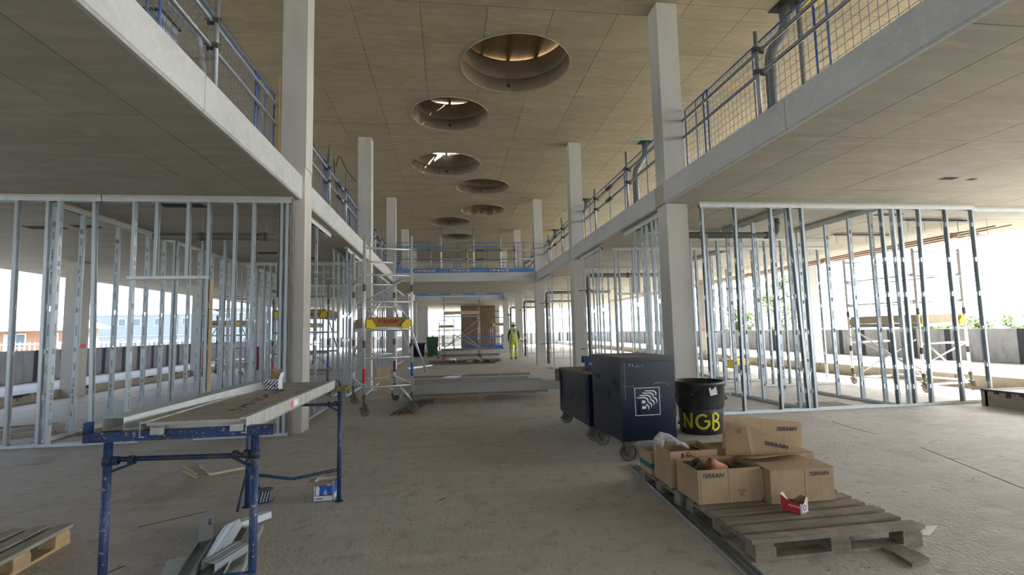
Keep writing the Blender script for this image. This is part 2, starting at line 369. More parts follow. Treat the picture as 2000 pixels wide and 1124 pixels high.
# bridges across the hall
br = thing('concrete_bridge', 'concrete footbridge slab spanning the hall between the third pair of columns', 'footbridge', (0.68, 19.05, Z1))
MB().bx(FL, FR, 19.05, 24.85, Z1, Z2).build('bridge_slab', M['soffit'], br)
MB().bx(FL+.06, FR-.03, 19.03, 19.055, Z1, Z2+.002).build('edge_face', M['fascia'], br)
br2 = thing('concrete_floor_slab', 'far concrete upper floor slab closing the hall beyond the bridge', 'floor slab', (0.68, 30.9, Z1))
MB().bx(FL, FR, 30.9, YE, Z1, Z2).build('floor_slab', M['soffit'], br2)
MB().bx(FL+.06, FR-.03, 30.88, 30.905, Z1, Z2+.002).build('edge_face', M['fascia'], br2)
# upper far wall and service openings
MB().bx(-12, 13, 37.0, 37.25, Z2, ZC).build('wall_back', M['ceil'], kind='structure')
MB().bx(-12, -2.1, YS-.3, YS, 0, ZC).bx(3.5, 12.5, YS-.3, YS, 0, ZC).build('wall_behind', M['column'], kind='structure')  # unseen end wall, left open across the hall to admit frontal light
# roof light rings with covers
names_h = ['nearest large','second','third','fourth','fifth','sixth','seventh, farthest','eighth, out of frame','ninth, out of frame']
for i, (hx, hy, hr) in enumerate(HOLES):
    t = thing('rooflight_upstand', '%s round concrete rooflight ring in the hall ceiling' % names_h[i], 'rooflight', (hx, hy, ZC+.30))
    MB().lathe([(hr,-.32),(hr,0)], 48).build('lower_ring', M['ring'], t, True, off=L0)
    MB().lathe([(hr-.02,0),(hr-.02,.42),(hr+.09,.42),(hr+.09,0),(hr-.02,0)], 48).build('upper_ring', M['ring'], t, True, off=L0)
    gap = [.035,.012,.02,.03,.03,.03,.03,.03,.03][i]
    for q in range(3):
        xx = -.55*hr + .55*hr*q
        MB().bx(xx-.035, xx+.035, -hr-.1, hr+.1, .42, .42+gap+.03).build('timber_bearer', M['board'], t, off=L0)
    ys_ = [-hr-.2, -.05, (hr*(.99 if i == 1 else .965) if i in (1,2) else hr+.2)]
    for q in range(2):
        MB().bx(-hr-.2, hr+.2, ys_[q]+.004, ys_[q+1]-.004, .45+gap, .47+gap).build('plywood_cover', M['ply'], t, off=L0)
    MB().lathe([(0,0),(.035,0),(.035,.01),(0,.01)], 12, (0,hr-.015,-.16), 'y').build('conduit_hole', M['hole'], t, off=L0)
# first-floor side walls / edges (open sides): low parapet of edge protection and beige inner core walls
# terrace decks, kerbs and parapet walls
MB().bx(-12.2, -9.4, YS, YE+6, -.3, .20).build('floor_left', M['deck'], kind='structure')
MB().bx(10.5, 14.2, YS, YE+6, -.3, .25).build('floor_right', M['deck'], kind='structure')
MB().bx(8.45, 10.5, YS, 6.9, -.3, .245).build('floor_near_right', M['deck'], kind='structure')
def kerb(n, p0, p1, horiz, face, z):
    m = MB(); a, c = (p0, p1)
    if horiz: m.bx(a, c, face, face+.1, 0, z)
    else: m.bx(face, face+.1, a, c, 0, z)
    m.build('trim_%d' % n, M['kerb'], kind='structure')
kerb(60, YS, YE, False, -9.46, .21); kerb(61, 6.9, YE, False, 10.43, .26); kerb(62, YS, 6.9, False, 8.40, .255); kerb(63, 8.40, 10.5, True, 6.86, .255)
random.seed(11)
m = MB()
for k in range(30):
    x = 0; y = random.uniform(8,30)
    if any(abs(y-(Y0+BAY*q+.2)) < .55 for q in range(6)): continue
    m.bx(-9.345,-9.335+0, y, y+random.uniform(.05,.3), .20-random.uniform(.02,.08), .212)
m.bx(8.39, 8.41, -2, 6.95, .235, .262)
for k in range(14):
    y = 6.7-.17*k+random.uniform(-.03,.03); m.bx(8.392, 8.396, y, y+random.uniform(.02,.08), .25-random.uniform(.03,.12), .25)
m.build('bitumen_edge', M['bitumen'], kind='stuff')
def parapet(name, x, y0, y1, z0, z1, axis='y', th=.14):
    base = thing(name, '', '', (0,0,0)) if False else None
    m = MB()
    if axis == 'y': m.bx(x+.03*(1 if x>0 else -1), x+(th if x>0 else -th), y0, y1, z0, z1-.03)
    else: m.bx(y0, y1, x+.03, x+th, z0, z1-.03)
    w_ = m.build(name, M['parapet'], kind='structure')
    p = y0; i = 0
    while p < y1-.05:
        L = .95+.12*math.sin(i*2.3); q = min(p+L, y1)
        for (a, c, mm, nm) in ((p+.01, q-.17, M['parapet'], 'precast_panel'), (q-.17, q, M['parapet_band'], 'waterproof_strip')):
            if c <= a: continue
            b_ = MB(); off = 0 if nm == 'precast_panel' else .012
            if axis == 'y':
                s_ = 1 if x > 0 else -1; b_.bx(x+s_*off, x+s_*.05, a, c, z0+.01, z1-off*.5)
            else: b_.bx(a, c, x+off, x+.05, z0+.01, z1-off*.5)
            b_.build(nm, mm, w_)
        p = q; i += 1
    return w_
parapet('wall_left', -12.05, 3.0, YE+4, .20, 1.115)
parapet('wall_right', 14.0, 1.0, YE+4, .25, 1.13)
parapet('wall_far_end', YE+4, -12, 14, 0, 1.13, axis='x')
# ------------------------------------------------------------------ exterior
gm = MB().bx(-150, 150, -60, 220, -.6, -.45).build('ground', M['ground'], kind='structure')
# brick bungalow with hipped roof, left
t = thing('brick_bungalow', 'low brick building with pale hipped roof beyond the left parapet', 'building', (-34, 44, -.45))
m = MB().bx(-46,-27.4,40,42.5,-.45,2.3); m.build('wall', M['brick'], t)
m = MB(); m.add([(-47,39.2,2.3),(-26.6,39.2,2.3),(-26.6,43.3,2.3),(-47,43.3,2.3),(-44,41.3,3.75),(-29.5,41.3,3.75)], [(0,1,5,4),(1,2,5),(2,3,4,5),(3,0,4),(3,2,1,0)])
m.build('roof', M['roofing'], t); MB().bx(-47,-26.6,39.15,39.25,2.15,2.34).build('fascia_board', M['grey_metal'], t)
for x in (-33.2,-31.0,-28.9,-35.8,-38.4):
    f = MB().bx(x-.5,x+.5,39.93,40.02,.9,2.0).build('window', M['box_white'], t); MB().bx(x-.42,x+.42,39.91,39.95,.98,1.92).build('pane', M['glass'], f)
MB().bx(-31.95,-31.1,39.9,40.02,-.45,2.0).build('door', M['grey_metal'], t)
# stacked site cabins
for lv in range(2):
    for i in range(7):
        x = -40.5+3.3*i if lv == 0 else -40.4+3.3*i; z = -.45+lv*2.35
        t = thing('site_cabin', '%s from the left in the %s row of pale blue site cabins' % (['first','second','third','fourth','fifth','sixth','last'][i], ['lower','upper'][lv]), 'cabin', (x, 60, z), 0, 'stacked site cabins')
        MB().bx(.02,3.26,0,6,0,2.3).build('body', M['cabin'], t, off=L0)
        MB().bx(.0,3.28,-.03,6,2.2,2.33).build('roof_rail', M['roofing'], t, off=L0)
        for q in ((.5,1.15),(2.0,2.7)) if i % 2 else ((.9,1.7),):
            f = MB().bx(q[0]-.06,q[1]+.06,-.04,.02,.95,1.85).build('window', M['box_white'], t, off=L0)
            MB().bx(q[0],q[1],-.06,-.03,1.01,1.79).build('pane', M['glass'], f, off=L0)
# white site railings left
t = thing('white_railings', 'row of white railings in front of the brick building', 'railings', (-30, 33, -.45))
m = MB()
for i in range(110): m.bx(-45+.27*i, -44.94+.27*i, 33, 33.04, -.45, 1.35)
m.build('picket', M['white_paint'], t, kind='stuff')
MB().bx(-45,-15,32.98,33.06,1.2,1.28).bx(-45,-15,32.98,33.06,.2,.28).build('rail', M['white_paint'], t)
# trees right
def tree(x, y, h, r, label, seed, low=.25):
    rr = random.Random(seed)
    t = thing('leafy_tree', label, 'tree', (x, y, -.45))
    m = MB().path([(0,0,0),(.1,0,h*.35),(-.05,.1,h*.7)], [h*.035,h*.028,h*.012], 7)
    for k in range(6):
        a = k*1.05; m.path([(0,0,h*(.3+.06*k)),(r*.5*math.cos(a),r*.5*math.sin(a),h*(.45+.07*k))],[h*.014,h*.006],5)
    m.build('trunk', M['bark'], t, off=L0)
    m = MB(); cl = [(rr.gauss(0,r*.42), rr.gauss(0,r*.42), h*(low+rr.random()*(1-low))) for _ in range(34)]
    for i in range(3000):
        c = cl[i % 34]; d = Vector((rr.gauss(0,1),rr.gauss(0,1),rr.gauss(0,.8))).normalized()*r*.28*rr.random()**.4
        p = Vector(c)+d; s = .09+.09*rr.random()
        a = Vector((rr.gauss(0,1),rr.gauss(0,1),rr.gauss(0,1))).normalized(); bb = a.orthogonal().normalized()
        m.add([p-a*s, p+bb*s*.6, p+a*s, p-bb*s*.6+Vector((0,0,.01))], [(0,1,2,3)])
    m.build('foliage', M['leaf'], t, off=L0, kind='stuff')
tree(31.6, 44, 6.4, 2.2, 'tall leafy tree seen between the right hand studs beyond the parapet', 3, .15)
tree(27.9, 44.5, 3.6, 1.6, 'lower leafy bush left of the tall tree beyond the right parapet', 8, .1)
tree(46.6, 34, 2.35, 1.5, 'small round tree top above the parapet at the far right edge', 4, .15)
tree(41.2, 35, 1.75, 2.4, 'low hedge-like tree behind the right terrace tower', 5, .15)
tree(37.5, 35.5, 1.6, 2.0, 'low bushy tree further left behind the right terrace tower', 6, .15)
# ------------------------------------------------------------------ stud partitions
def c_section(H, slots, wb=.070, fl=.035, th=.0016):
    m = MB(); h = wb/2
    for s in (-1,1):
        m.bx(s*h-(th if s>0 else 0), s*h+(th if s<0 else 0), 0, fl, 0, H)          # flange
        m.bx(s*h, s*(h-.010), fl-th, fl, 0, H)                                       # lip
    sw = .019
    m.bx(-h, -sw, 0, th, 0, H); m.bx(sw, h, 0, th, 0, H)
    z = 0
    for a in slots+[H+1]:
        t1 = min(a-.035, H)
        if t1 > z: m.bx(-sw, sw, 0, th, z, t1)
        z = a+.035
        if z > H: break
    for q in (-.0245, .0245): m.bx(q-.0025, q+.003, -.0015, 0, 0, H)                   # rolled ribs
    return m
SM = {}
def stud_mesh(H, fl=.035):
    H = round(H, 2); key = (H, fl)
    if key not in SM:
        sl = [a for a in (.30,.62,1.22,1.80,2.38,2.98) if a < H-.1] if H > 1.5 else [.5]
        m = c_section(H, sl, fl=fl); m.cur = 1
        rr = random.Random(3)
        z = .2                                                                       # printed specification along the web, flat marks
        if H > 1.5:
            while z < H-.25:
                n = rr.choice((4,6,7,5,10))
                if all(abs(z+n*.011 - a) > .03+n*.012 for a in (.30,.62,1.22,1.80,2.38,2.98)):
                    for k in range(n):
                        wd = rr.uniform(.010,.016); m.bx(-wd*.8, wd*.8, -.0004, -.0001, z+k*.022, z+k*.022+.012)
                        if rr.random() < .5: m.bx(-wd*.8, -wd*.8+.003, -.0004, -.0001, z+k*.022, z+k*.022+.017)
                z += n*.022+rr.uniform(.03,.16)
        o = m.build('stud', [M['steel'], M['print']]); me = o.data; bpy.data.objects.remove(o); SM[key] = me
    return SM[key]
def place_stud(par, x, y, z0, H, rot, lean=0, name='stud', leany=0, ws=1):
    o = link(name, stud_mesh(H), par); o.scale = (ws, ws, 1)
    o.location = (x, y, z0); o.rotation_euler = (leany, lean, rot) if rot == 0 else (0, 0, rot)
    if rot and lean:
        o.rotation_euler = (Matrix.Rotation(lean, 3, 'Y') @ Matrix.Rotation(rot, 3, 'Z')).to_euler()
    return o
def channel(m, p, q, wd, dp, up=1, th=.002):
    """U track from p to q (on z), flanges rise (up=1) or hang (up=-1)"""
    p = Vector(p); q = Vector(q); d = (q-p).normalized(); s = Vector((-d.y, d.x, 0))
    z = Vector((0,0,1))
    m.bar(p+z*up*th/2, q+z*up*th/2, wd, th)
    for k in (-1,1): m.bar(p+s*k*(wd/2-th/2)+z*up*dp/2, q+s*k*(wd/2-th/2)+z*up*dp/2, th, dp)
    return m
def partition(label, p, q, studs, tops=None, bots=None, packer=True, zt=Z1, extra=None, ws=1):
    """p,q ends of the centre line; studs: list of (distance, z0, z1, flip, lean)"""
    t = thing('stud_partition', label, 'partition frame', (p[0], p[1], 0))
    P = Vector((p[0],p[1],0)); Q = Vector((q[0],q[1],0)); L = (Q-P).length; d = (Q-P)/L
    ang = math.atan2(d.y, d.x)
    for (a, c) in (tops or [(0, L)]):
        k = .028 if packer else 0
        if packer: MB().bar(d*a+Vector((0,0,zt-k/2-.001)), d*c+Vector((0,0,zt-k/2-.001)), .078, k).build('head_packer', M['strip_pack'], t, off=L0)
        channel(MB(), d*a+Vector((0,0,zt-k-.001)), d*c+Vector((0,0,zt-k-.001)), .075, .062, -1).build('head_track', M['track'], t, off=L0)
    for (a, c) in (bots or [(0, L)]):
        channel(MB(), d*a+Vector((0,0,.001)), d*c+Vector((0,0,.001)), .075, .042, 1).build('floor_track', M['track'], t, off=L0)
    for s in studs:
        dist, z0, z1, flip, lean = (list(s)+[0,.004,zt-.05,0,0][len(s):]) if not isinstance(s, (int,float)) else (s,.004,zt-.05,0,0)
        place_stud(t, d.x*dist, d.y*dist, z0, z1-z0, ang-math.pi/2+(math.pi if flip else 0), lean, ws=ws)
    return t
YP = 7.15+.04
# left near front wall (x -9 .. -2.2)
lf = partition('galvanised stud wall facing the camera at left, with a door opening', (-9.0, YP), (-2.18, YP),
   [.6,1.2,1.8,2.4, (3.345,.004,3.27,0,-.014), (3.71,.004,3.27,0,-.012), (3.85,.004,3.27,1,-.002), (4.33,.004,3.27,0,-.030), (4.78,.004,3.27,1,-.004),
    (5.02,2.20,3.27,0,0), (5.42,2.20,3.27,0,0), (5.70,.004,3.27,0,-.004), (6.03,.004,3.27,0,0), (6.31,.004,3.27,1,0), (6.655,.004,3.27,0,0), (6.76,.004,3.27,1,0)],
   tops=[(0,2.0),(2.005,4.35),(4.34,6.80)], bots=[(0,2.6),(2.605,4.93),(5.60,6.80)])
m = MB(); channel(m, (4.70,0,2.16), (5.74,0,2.16), .075, .045, 1); m.build('door_head', M['track'], lf, off=L0)
MB().bx(5.76,5.79,-.055,-.02,.62,2.12).build('timber_lath', M['timber'], lf, off=L0, label='pale timber lath')
MB().bx(6.80,6.82,-.03,.06,.0,3.3).bx(6.60,6.62,.02,.05,1.9,3.26).build('end_plate', M['navy_top'], lf, off=L0)  # wall-end plate, plus a dark strip painting shade on the end stud's web
# left side wall running away (x -5.45), gap at y ~ 10
partition('near section of the stud wall running away from the camera at left', (-5.45, 7.30), (-5.45, 9.95), [.18,.70,1.50,2.31], packer=True)
partition('far section of the stud wall running away from the camera at left', (-5.45, 10.0), (-5.45, 13.5), [.13,.58,1.06,1.49,2.05,2.55,2.97,3.35], packer=True)
SC = [0,.46,.9,1.35]
partition('stud wall facing the camera at left in the second bay', (-5.45, 13.6), (-2.3, 13.6), [.05,.28,.42,.6,.75,.9,1.3,1.75,2.1,2.5,2.9,3.1])
partition('stud wall running away from the camera at left in the second bay', (-5.45, 13.75), (-5.45, 19.2), [.4,.9,1.4,1.9,2.4,2.9,3.4,3.9,4.4,5.0])
partition('cross stud wall at left in the third bay', (-5.45, 19.7), (-2.5, 19.7), [.05,.5,1.0,1.5,2.0,2.5,2.85])
# left hall-side frames between columns
partition('short stud frame along the left of the hall in the first bay, beside the nearest column', (-2.29, 7.75), (-2.29, 9.72), [.05,.62,1.08], bots=[(0,1.85)], ws=.6)
partition('stud frame with pale head track left of the hall behind the scaffold tower', (-2.29, 11.3), (-2.29, 13.25), [.1,.55,1.05,1.5,1.85], ws=.6)
partition('inner stud frame left of the hall behind the scaffold tower', (-2.58, 11.35), (-2.58, 13.2), [.05,.5,1.1,1.8], packer=False, ws=.6)
partition('cross stud wall behind the near left column', (-5.3, 10.0), (-4.2, 10.0), [.1,.6,1.0], packer=False)
partition('stud frame left of the hall in the third bay', (-2.3, 16.2), (-2.3, 19.3), [.1,.6,1.1,1.7,2.3,2.9], ws=.6)
partition('stud frame left of the hall in the fourth bay', (-2.3, 21.4), (-2.3, 25.3), [.1,.7,1.3,1.9,2.5,3.1,3.7], ws=.6)
# right near front wall
rf = partition('galvanised stud wall facing the camera at right', (3.93, YP), (8.88, YP),
   [(.06,.004,3.27,1,0), (.58,.004,3.27,1,.012), (1.20,.004,3.27,1,.010), (1.66,.004,3.27,1,-.030), (1.78,.004,3.27,1,0),
    (3.24,.004,3.27,1,-.004), (3.40,.004,3.27,0,-.002), (3.54,.004,3.27,1,.010), (3.84,.004,3.27,1,.028), (4.42,.004,3.27,1,.006), (4.95,.004,3.27,1,0)],
   tops=[(0,1.72),(1.725,4.97)], bots=[(.2,1.77),(1.775,3.40),(3.405,4.97)])
partition('short lower head track continuing right of the right hand stud wall', (8.95, 7.32), (12.3, 7.32), [], bots=[(0,.02)], packer=True)
partition('stud wall running away from the camera right of the near column', (5.56, 7.30), (5.56, 9.25), [.04,.42,.95,1.38,1.80], packer=True)
partition('stud wall running away from the camera in the middle of the right partitions', (7.13, 7.28), (7.13, 9.2), [.10,.55,1.10,1.68,1.85], packer=True)
r1 = partition('cross stud wall behind the near right partitions', (5.6, 10.22), (8.75, 10.22), [.02,.35,.62,(.9,2.2,3.27,0,0),(1.32,.004,3.27,0,0),1.5,1.9,2.5,(3.05,.004,3.27,0,0)], packer=False, bots=[(0,.6),(1.3,3.15)])
m = MB(); channel(m, (.55,0,2.16), (1.35,0,2.16), .075, .045, 1); m.build('door_head', M['track'], r1, off=L0)
MB().bx(1.24,1.27,-.06,-.02,.3,2.16).build('timber_lath', M['timber'], r1, off=L0, label='pale timber lath')
partition('cross head track and studs behind the near right column', (3.9, 9.32), (5.5, 9.32), [.15,.5,.95,1.3], packer=True)
partition('stud frame along the right of the hall in the first bay', (3.60, 7.75), (3.60, 9.55), [.30,.48,.72,.93,1.30], ws=.6)
partition('second row of studs behind the first right hall frame', (3.95, 7.9), (3.95, 9.5), [.05,.4,.75,1.1,1.45], packer=False, ws=.7)
partition('stud frame with pale head track along the right of the hall in the second bay', (3.60, 11.15), (3.60, 12.95), [.05,.32,.78,1.12,1.68], ws=.6)
r2 = partition('cross stud wall with a door opening, right of the hall in the second bay', (3.90, 11.3), (9.5, 11.3), [.04,.14,(.5,2.2,3.27,0,0),(.62,2.2,3.27,0,.03),1.35,1.5,2.1,2.7,3.0,3.6,4.2,4.8,5.4], packer=True, bots=[(0,.2),(1.3,5.6)])
m = MB(); channel(m, (.12,0,2.16), (1.4,0,2.16), .075, .045, 1); m.build('door_head', M['track'], r2, off=L0)
partition('stud wall running away on the right in the second bay', (6.95, 11.5), (6.95, 15.0), [.3,.7,1.1,1.5,1.9,2.3,2.7,3.1], packer=True)
partition('cross stud wall right of the hall beyond the second column', (4.2, 15.3), (9.5, 15.3), [.05,.5,.9,1.3,1.7,2.2,2.7,3.2,3.8,4.4,5.0], packer=False)
r3 = partition('stud frame with a head track right of the hall in the third bay', (3.60, 16.95), (3.60, 18.8), [.05,.6], bots=[(0,.7)], ws=.5)
partition('cross stud wall right of the hall in the third bay', (3.62, 17.35), (8.6, 17.35), [.05,.65,1.2,1.8,2.4,3.0,3.6,4.2], packer=True)
partition('cross stud wall right of the hall in the fourth bay', (3.62, 23.4), (8.6, 23.4), [.05,.65,1.2,1.8,2.4,3.0,3.6], packer=True)
partition('stud frame right of the hall in the fifth bay', (3.62, 29.2), (8.6, 29.2), [.05,.65,1.2,1.8,2.4,3.0,3.6], packer=False)
# ------------------------------------------------------------------ edge protection
def guard_rail(label, p, q, posts, z=Z2, ph=(1.3,), ztop=1.04, zmid=.76, panels=True, yellow=(), axis='y', inner=1, ext=0, wires=.095):
    """scaffold tube guard rail with blue framed wire panels; p,q ends; posts distances"""
    t = thing('guard_rail', label, 'guard rail', (p[0], p[1], z))
    P = Vector((p[0],p[1],0)); Q = Vector((q[0],q[1],0)); L = (Q-P).length; d = (Q-P)/L; s = Vector((-d.y,d.x,0))
    Z = Vector((0,0,1))
    for zz in (ztop, zmid):
        MB().tube(d*(-ext)+Z*zz, d*(L*.62)+Z*zz, .024, 9).build('rail', M['tube_yellow'] if zz in yellow else M['tube'], t, True, off=L0)
        MB().tube(d*(L*.60)+Z*(zz-.004), d*L+Z*(zz-.004), .0235, 9).build('rail', M['tube'], t, True, off=L0)
        m = MB().bar(d*(L*.57)+Z*zz, d*(L*.63)+Z*zz, .06, .06); m.build('sleeve_coupler', M['clamp'], t, off=L0)
    for i, a in enumerate(posts):
        h = ph[i % len(ph)]
        c = d*a - s*.05*inner
        MB().tube(c+Z*.0, c+Z*h, .0245, 10).build('standard', M['tube'], t, True, off=L0)
        for zz in (ztop, zmid):
            m = MB().bar(d*a - s*.08*inner+Z*zz, d*a+s*.035*inner+Z*zz, .06, .055)
            m.bar(d*(a-.01)+s*.03*inner+Z*(zz-.05), d*(a-.01)+s*.03*inner+Z*(zz+.05), .02, .02).tube(d*a-s*.10*inner+Z*(zz+.02), d*a+s*.07*inner+Z*(zz+.02), .008, 6)
            m.build('coupler', M['clamp'], t, off=L0)
    if panels:
        a = 0; k = 0
        while a < L-.2:
            b_ = min(a+2.45, L)
            o = s*(.045+.02*(k%2))*inner
            fr = MB()
            for (u0,u1) in ((Z*.02,Z*1.21),): 
                fr.tube(d*a+o+u0, d*a+o+u1, .0125, 6); fr.tube(d*b_+o+u0, d*b_+o+u1, .0125, 6)
                fr.tube(d*a+o+Z*1.21, d*b_+o+Z*1.21, .0125, 6); fr.tube(d*a+o+Z*.03, d*b_+o+Z*.03, .011, 6)
                fr.tube(d*((a+b_)/2)+o+Z*.03, d*((a+b_)/2)+o+Z*1.21, .008, 5)
            f = fr.build('barrier_panel', M['blue_tube'], t, True, off=L0)
            wm = MB(); n = int((b_-a)/wires); rw = .0019 if wires < .15 else .004
            for i in range(1,n): wm.bx(-rw,rw,-rw,rw,.04,1.11) if False else wm.bar(d*(a+i*wires)+o+Z*.04, d*(a+i*wires)+o+Z*1.20, rw*2, rw*2, up=(1,0,0))
            for i in range(1,int(1.16/wires)+1): wm.bar(d*a+o+Z*(.03+i*wires), d*b_+o+Z*(.03+i*wires), rw*2, rw*2)
            wm.build('wire_mesh', M['wire'], f, off=L0, kind='stuff')
            a += 2.3; k += 1
    return t
XGL, XGR = -2.46, 3.80
guard_rail('tube guard rail with blue mesh panels above the near left slab edge', (XGL, -2.6), (XGL, 7.28), [2.4,5.3,7.88], ph=(1.6,1.9,1.75), inner=1, ext=.1)
guard_rail('tube guard rail with blue mesh panels above the near right slab edge', (XGR, -2.6), (XGR, 7.29), [3.2,5.55,7.88], ph=(1.3,1.3,1.27), yellow=(1.04,), inner=-1)
orde = ['second','third','fourth','fifth']
for k in range(4):
    y = Y0+CW+BAY*k
    guard_rail('tube guard rail on the left slab edge in the %s bay' % orde[k], (XGL+.06, y+.02), (XGL+.06, y+BAY-CW-.02), [2.3,3.88] if k < 2 else [2.0,4.0], ph=(1.5,1.48), inner=1, wires=.10 if k < 1 else .2)
    guard_rail('tube guard rail on the right slab edge in the %s bay' % orde[k], (XGR, y+.02), (XGR, y+BAY-CW-.02), [2.05,4.35] if k < 2 else [2.0,4.0], ph=(1.42,1.3), inner=-1, wires=.10 if k < 1 else .2)
bg = guard_rail('tube guard rail across the front edge of the footbridge', (FL+.1, 19.15), (FR-.05, 19.15), [1.3,2.72,4.6], ph=(1.1,1.22,1.1), ztop=.9, zmid=.54, inner=1, wires=.2)
def banner(y, z, par):
    for i, (a, c) in enumerate(((FL+.08, .75), (.76, 2.05), (2.06, FR-.03))):
        MB().bx(a, c, y-.06, y-.045, z+.0, z+.155).build('banner_strip', M['blue_band'], par)
    for (a, c) in ((FL+.1, -.2), (.9, 1.9)): MB().bx(a, c, y-.05, y-.04, z+1.0, z+1.05).build('banner_strip', M['blue_band'], par)
    for x in (-1.30, .02, 1.55):
        MB().bx(x-.03, x+.70, y-.064, y-.06, z+.015, z+.145).build('banner_panel', M['navy_box'], par)
        text_obj('STEPHENSON', .125, M['white'], par, (x, y-.066, z+.035), (1,0,0), (0,0,1), 'banner_lettering', .01)
banner(19.08, Z2, bg)
guard_rail('tube guard rail across the back edge of the footbridge', (FL+.1, 24.7), (FR-.05, 24.7), [1.5,3.6], ph=(1.1,1.1), ztop=.9, zmid=.5, inner=1, wires=.2)
bg2 = guard_rail('guard rail at the edge of the far floor slab', (FL+.1, 31.0), (FR-.05, 31.0), [1.5,3.6], ph=(1.1,1.1), ztop=.9, zmid=.5, inner=1, wires=.3)
banner(30.94, Z2, bg2)
# steel props standing on the bridge
lp = [('leftmost',-.39),('middle',1.28),('rightmost',2.69)]
for nm, x in lp:
    t = thing('steel_prop', '%s of the three pale steel props on the footbridge' % nm, 'prop', (x, 25.2, Z2))
    MB().tube((0,0,.01),(0,0,1.9),.05,10).build('outer_tube', M['white_paint'], t, True, off=L0)
    MB().tube((0,0,1.85),(0,0,ZC-Z2-.035),.042,10).build('inner_tube', M['tube'], t, True, off=L0)
    MB().bx(-.1,.1,-.1,.1,0,.012).bx(-.14,.14,-.1,.1,ZC-Z2-.04,ZC-Z2-.026).build('end_plate', M['tube'], t, off=L0)
    MB().lathe([(.06,1.84),(.06,1.92),(.03,1.95)],12).build('collar', M['clamp'], t, off=L0)
    MB().bx(-.005,.005,-.005,.005,0,.001)
# ------------------------------------------------------------------ services
def pipe_run(name, label, pts, r, mt, cat='pipe', hangers=(), cuffs=()):
    t = thing(name, label, cat, pts[0])
    # rounded corners
    P = [Vector(p) for p in pts]; out = [P[0]]
    for i in range(1, len(P)-1):
        a = (P[i-1]-P[i]).normalized(); c = (P[i+1]-P[i]).normalized(); k = r*1.8
        for s in (0,.25,.5,.75,1):
            out.append(P[i] + a*k*(1-s)**2 + c*k*s**2)
    out.append(P[-1])
    MB().path(out, r, 14).build('pipe_run', mt, t, True)
    for h in hangers:
        h = Vector(h); MB().tube(h, (h.x,h.y,Z1), .006, 6).build('hanger_rod', M['tube'], t)
        MB().lathe([(r+.004,-.02),(r+.014,-.02),(r+.014,.02),(r+.004,.02)], 16, tuple(h), 'x').build('pipe_ring', M['clamp'], t)
    for c, ax in cuffs:
        MB().lathe([(r+.001,-.05),(r+.012,-.05),(r+.012,.05),(r+.001,.05)], 18, c, ax).build('collar', mt, t, True)
    return t
pipe_run('waste_pipe', 'horizontal grey waste pipe under the left soffit behind the stud wall', [(-4.62,8.3,2.97),(-2.45,8.3,2.97)], .056, M['pipe'], hangers=[(-3.9,8.3,2.97),(-2.93,8.3,2.97)], cuffs=[((-3.95,8.3,2.97),'x'),((-2.98,8.3,2.97),'x')])
pipe_run('waste_pipe', 'horizontal grey waste pipe under the right soffit, turning up through it', [(3.85,8.3,3.01),(6.05,8.3,3.01),(6.05,8.3,3.33)], .056, M['pipe'], hangers=[(4.55,8.3,3.01)], cuffs=[((4.6,8.3,3.01),'x'),((5.85,8.3,3.01),'x'),((6.05,8.3,3.2),'z')])
on = ['second','third','fourth','fifth']
for k in range(1,5):
    y = Y0+BAY*k+.18
    wp = pipe_run('waste_pipe', 'grey waste pipe rising beside the %s right hand column and turning under the soffit' % on[k-1], [(3.93,y,.02),(3.93,y,2.88),(6.6,y,2.88)], .06, M['pipe'], hangers=[(5.1,y,2.88)], cuffs=[((3.93,y,.5),'z'),((3.93,y,2.4),'z')])
    for zb in (.80,2.42): MB().bx(3.60,4.0,y-.19,y-.182,zb,zb+.03).bx(3.86,4.0,y-.19,y-.06,zb,zb+.03).build('pipe_bracket', M['clamp'], wp)
# first-floor pipes
for i, (y, nm) in enumerate(((7.2,'nearest'),(13.2,'second'),(19.4,'third'),(25.5,'fourth'))):
    pipe_run('soil_pipe', '%s grey soil pipe dropping from the roof soffit above the right rail' % nm, [(5.68,y,ZC),(5.68,y,6.35),(5.35,y,5.85),(5.35,y,Z2)], .085, M['pipe'], cuffs=[((5.35,y,4.9),'z')])
    q = MB().bx(5.5,5.86,y-.18,y+.18,ZC-.004,ZC+.004).build('roof_opening', M['hole'])
    tag(q, 'square opening in the roof soffit round the %s soil pipe' % nm, 'opening')
pipe_run('steel_prop', 'thin grey steel prop beside the nearest soil pipe on the upper floor', [(5.86,7.1,ZC-.01),(5.86,7.1,Z2)], .04, M['tube'], cat='prop')
tag(MB().add([(6.12+.13*math.cos(a)*(1+.3*math.sin(3*a)), 6.9+.42*math.sin(a), ZC-.006) for a in [k*.5 for k in range(12)]], [tuple(reversed(range(12)))]).build('paint_mark', M['yellow_stain']), 'yellow spray patch on the roof soffit beside the nearest soil pipe', 'paint mark')
tag(MB().add([(5.45+.42*math.cos(a)*(1+.2*math.sin(3*a)), 12.98+.06*math.sin(a)*(1+.4*math.sin(5*a)), ZC-.006) for a in [k*.5 for k in range(12)]], [tuple(reversed(range(12)))]).build('paint_mark', M['blue_stain']), 'light blue paint smear on the roof soffit above the second soil pipe', 'paint mark')
